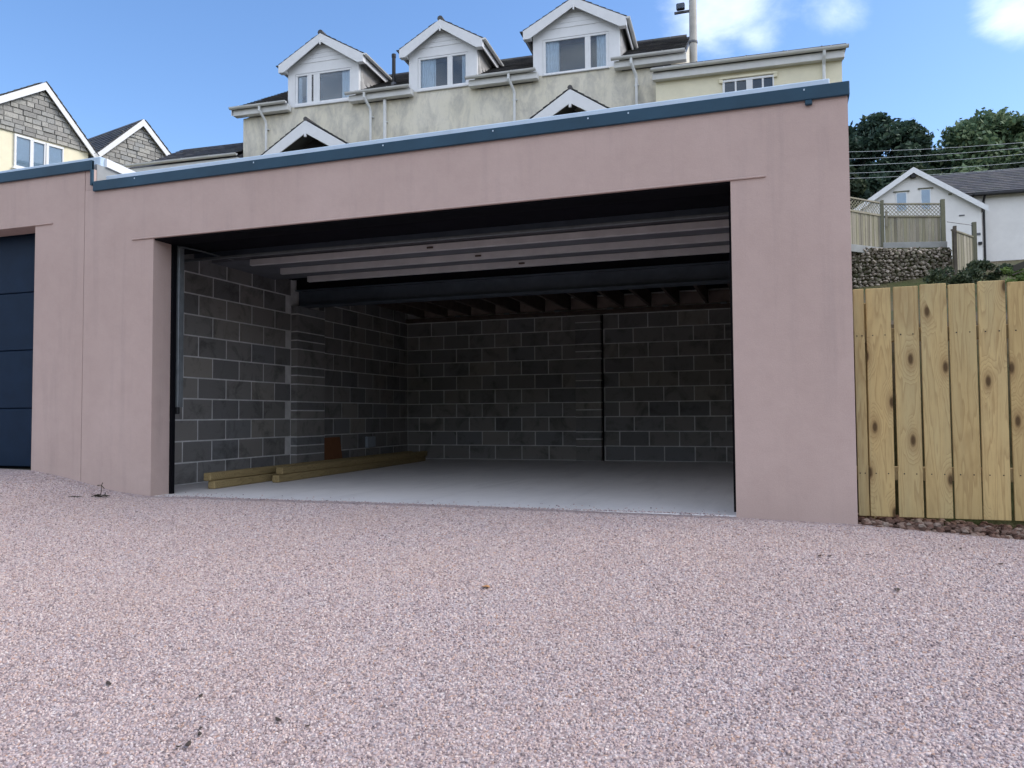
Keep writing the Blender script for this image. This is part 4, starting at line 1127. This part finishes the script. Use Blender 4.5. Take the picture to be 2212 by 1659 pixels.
def tree(name, label, cat, x, y, ztop, rx, ry, h, mat, seed, nc=34, n=210, leafs=.16, trunk=.28, group=None, flat_top=False):
    rg = random.Random(seed); zb = hz(x, y)
    o = thing(name, label, cat, (x, y, zb), 0, group)
    H = ztop-zb; cz = H-h/2
    clumps = []
    for k in range(nc):
        while True:
            v = Vector((rg.uniform(-1, 1), rg.uniform(-1, 1), rg.uniform(-1, 1)))
            if .25 < v.length < 1: break
        v = v.normalized()*(v.length**.5)
        r = rg.uniform(.24, .40)*min(rx, h)*.9
        clumps.append(((v.x*(rx-r*.6), v.y*(ry-r*.6), cz+v.z*(h/2-r*.7)), r))
    t_ = MB()
    t_.tube([(0, 0, -.3), (rg.uniform(-.2, .2), 0, H*.3), (rg.uniform(-.5, .5), rg.uniform(-.3, .3), cz), (rg.uniform(-.5, .5), 0, cz+h*.3)], [trunk, trunk*.8, trunk*.5, trunk*.15], 8)
    for (c, r) in clumps[::3]:
        z0 = max(H*.22, min(cz, c[2]-h*.35))
        t_.tube([(0, 0, z0), (c[0]*.45, c[1]*.45, (z0+c[2])/2+.2), c], [trunk*.35, trunk*.22, trunk*.07], 5)
    t_.build('trunk', M_['bark'], o, smooth=True)
    m = MB(); foliage(m, clumps, n, leafs, rg)
    c = bpy.data.objects.new('crown', raw_mesh(m, 'crown', mat)); COL.objects.link(c); c.parent = o
    return o
TG = 'trees on the hillside'
tree('pine_tree', 'dark dense pine with rounded crown directly right of the garage corner', 'tree', 11.3, 54.6, 22.3, 4.1, 3.2, 7.2, M_['leaf_dark'], 3, 58, 430, .19, .34, TG)
tree('broadleaf_tree', 'lighter green spreading tree on the hillside above the grey roofed wing', 'tree', 19.2, 57.3, 22.2, 4.6, 3.4, 8.2, M_['leaf_mid'], 8, 72, 430, .19, .32, TG)
tree('broadleaf_tree', 'thin topped tree in the dip between dark pine and lighter spreading tree', 'tree', 15.6, 59.5, 20.4, 2.6, 2.4, 6.4, M_['leaf_bush'], 17, 34, 190, .20, .22, TG)
tree('broadleaf_tree', 'light green tree running out of the picture at the right edge', 'tree', 25.0, 58.5, 22.4, 4.4, 3.4, 9.0, M_['leaf_mid'], 23, 64, 400, .19, .3, TG)
BG = 'dark bushes under the hillside trees'
BL = ['dark bush against the garage corner, behind the trellis fence', 'very dark bush under the pine, left of the white gable', 'dark bush rising right behind the white gable apex',
      'greener bush behind the gable slope, left end of the grey wing roof', 'dark bush over the middle of the grey wing roof', 'greener bush behind the wing roof under the lighter spreading tree', 'dark bush behind the wing roof, cut by the right edge of the picture']
for i, (x, y, zt, rx, h, mt) in enumerate(((8.6, 50, 17.2, 2.6, 6.2, 'leaf_bush'), (11.4, 52, 17.4, 2.8, 6.6, 'leaf_dark'), (14.2, 53, 17.6, 2.6, 6.6, 'leaf_bush'),
        (16.8, 52.5, 17.3, 2.8, 6.2, 'leaf_mid'), (19.6, 54, 17.8, 2.9, 6.6, 'leaf_bush'), (22.6, 54, 18, 2.9, 6.6, 'leaf_mid'), (25.6, 54, 18, 2.9, 6.6, 'leaf_bush'))):
    tree('hillside_bush', BL[i], 'bush', x, y, zt, rx, 2.0, h, M_[mt], 70+i, 34, 260, .23, .14, BG)
tree('green_shrub', 'bright green shrub in front of the white wall above the new fence', 'shrub', 10.75, 15.4, 4.28, .62, .5, .8, M_['leaf_bright'], 91, 20, 130, .035, .03)
tree('green_shrub', 'dull low shrub at the foot of the stone bank', 'shrub', 9.7, 17.6, 4.62, .75, .5, .7, M_['leaf_bush'], 92, 18, 120, .04, .03)
tree('green_shrub', 'brown green scrub in front of the lower weathered fence', 'shrub', 10.95, 20.2, 5.2, .75, .5, .8, M_['leaf_bush'], 93, 18, 120, .05, .03)

# ------------------------------------------------------------------ overhead cables
for i, (z0, z1, y) in enumerate(((15.62, 15.98, 42.6), (15.26, 15.72, 42.75), (14.92, 15.40, 42.9), (14.52, 14.98, 43.05), (14.26, 14.70, 43.2))):
    pts = []
    for k in range(25):
        x = -12+k*2.5; f_ = (x-9.3)/9.4
        z = z0+(z1-z0)*f_ + .010*((x-9.3)*(x-18.7))*.35
        pts.append((x, y+(x-9.3)*.3, z))
    o = MB().tube(pts, .011, 5).build('overhead_cable', M_['cable'])
    tag(o, '%s of the five thin overhead cables crossing in front of the dark trees' % ('topmost', 'second highest', 'middle', 'second lowest', 'lowest')[i], 'cable', 'overhead cables in front of the trees')

# chips spilled over the edge of the slab
sp_ = MB(); rg = random.Random(44)
for k in range(1300):
    x = rg.uniform(.03, 5.0); edge_ = .022+.035*(.5+.5*math.sin(x*2.1+.7)*math.sin(x*5.3))
    y = edge_ + (abs(rg.gauss(0, .018)) if rg.random() < .85 else rg.uniform(0, .5)**1.6) - .03*rg.random()
    rock(sp_, (x, y, (.003 if y > .02 else gz(x, y)+.003)), rg.uniform(.004, .0075), rg)
me_ = sp_.mesh('spilled_gravel', M_['spill']); so_ = bpy.data.objects.new('spilled_gravel', me_); COL.objects.link(so_); tag(so_, kind='stuff')

# ------------------------------------------------------------------ litter on the gravel
w = thing('dead_weed', 'small dead weed with dark stems on the gravel by the left pier', 'weed', (-.26, -.31, gz(-.26, -.31)))
rg = random.Random(2)
m = MB()
for k in range(9):
    a = rg.uniform(0, 6.28); l_ = rg.uniform(.04, .12)
    m.tube([(0, 0, .003), (math.cos(a)*l_*.5, math.sin(a)*l_*.3, .02), (math.cos(a)*l_, math.sin(a)*l_*.5, rg.uniform(.004, .02))], [.005, .004, .002], 5)
m.tube([(.0, 0, .0), (.012, .01, .06), (-.005, .02, .105), (-.045, .02, .100)], [.004, .0035, .003, .005], 5)
m.tube([(-.005, .02, .105), (.03, .02, .075)], [.003, .004], 5); m.tube([(.0, .02, .105), (.012, .02, .125)], [.003, .004], 5)
m.build('stem', M_['dead'], w)
lm = MB()
for k in range(26):
    a = rg.uniform(0, 6.28); r_ = rg.uniform(0, .10); c = Vector((math.cos(a)*r_-.02, math.sin(a)*r_*.5, rg.uniform(.006, .026)))
    d = Vector((rg.gauss(0, 1), rg.gauss(0, .5), rg.gauss(0, .3))).normalized()*rg.uniform(.012, .03); e = d.cross(Vector((0, .3, 1))).normalized()*.006
    i = len(lm.v); lm.v += [tuple(c-d), tuple(c-e), tuple(c+d), tuple(c+e)]; lm.f.append((i, i+1, i+2, i+3))
lo_ = bpy.data.objects.new('leaves', raw_mesh(lm, 'leaves', M_['dead'])); COL.objects.link(lo_); lo_.parent = w
tw = thing('dead_weed', 'fragment of dark dry twig lying just left of the dead weed', 'weed', (-.41, -.42, gz(-.41, -.42)+.004))
MB().tube([(-.07, -.01, .004), (-.03, .0, .008), (0, .01, .004), (.06, .012, .010)], [.004, .006, .005, .002], 5).build('stem', M_['dead'], tw)
def litter(x, y, s, mat, label, grp, seed, asp=.5):
    rg = random.Random(seed); m = MB(); n = 8
    top = []; 
    for k in range(n):
        t_ = 2*math.pi*k/n
        top.append((s*math.cos(t_)*(1-.25*abs(math.sin(t_))), s*asp*math.sin(t_)*rg.uniform(.8, 1.2), .004+.35*s*abs(math.cos(t_))**2*rg.uniform(.3, 1)))
    m.v = [(0, 0, .006)] + top + [(x_, y_, z_-.0025) for x_, y_, z_ in top] + [(0, 0, .0035)]
    for k in range(n):
        m.f.append((0, 1+k, 1+(k+1) % n)); m.f.append((2*n+1, n+1+(k+1) % n, n+1+k)); m.f.append((1+k, n+1+k, n+1+(k+1) % n, 1+(k+1) % n))
    o = m.build('fallen_leaf', mat, None, (x, y, gz(x, y)+.006)); o.rotation_euler = (rg.uniform(-.15, .15), rg.uniform(-.15, .15), rg.uniform(0, 6.28))
    return tag(o, label, 'leaf', grp)
LG = 'dark leaf scraps on the gravel'
LT = ['dark curled leaf scrap at the left, alone on the near gravel', 'small dark leaf scrap above the cluster of four on the near gravel', 'dark leaf scrap furthest right of the near gravel scraps but one',
      'dark leaf scrap in the upper left of the near cluster of scraps', 'tiny dark scrap at the upper edge of the near cluster of scraps', 'largest dark leaf scrap at the foot of the near cluster', 'tiny dark scrap at the lowest edge of the near cluster of scraps',
      'tiny dark scrap furthest right among the near gravel scraps', 'single dark leaf scrap on the gravel left of the dead weed', 'left one of two dark scraps lying side by side in front of the right pier', 'right one of two dark scraps lying side by side in front of the right pier',
      'dark leaf scrap on the gravel below the garage and fence corner', 'dark leaf scrap on the gravel near the right edge in front of the fence', 'small dark scrap close to the rubble strip below the fence']
for i, (x, y, s) in enumerate(((2.752, -3.103, .026), (3.209, -3.102, .020), (3.626, -3.186, .022), (3.406, -3.336, .018), (3.38, -3.30, .012), (3.412, -3.40, .022), (3.39, -3.42, .013), (3.757, -3.198, .013), (-.517, -.63, .02),
        (5.548, -.975, .022), (5.60, -.97, .016), (5.793, -.909, .017), (6.437, -.88, .02), (6.30, -.62, .016))):
    litter(x, y, s*.78, M_['leaf_dead'], LT[i], LG, 200+i, .45)
litter(3.90, -1.79, .026, M_['leaf_orange'], 'orange dry leaf on the gravel in the middle of the drive', None, 300, .8)
litter(5.873, -1.437, .021, M_['dead'], 'brown dry leaf on the gravel in front of the new fence', None, 301, .6)
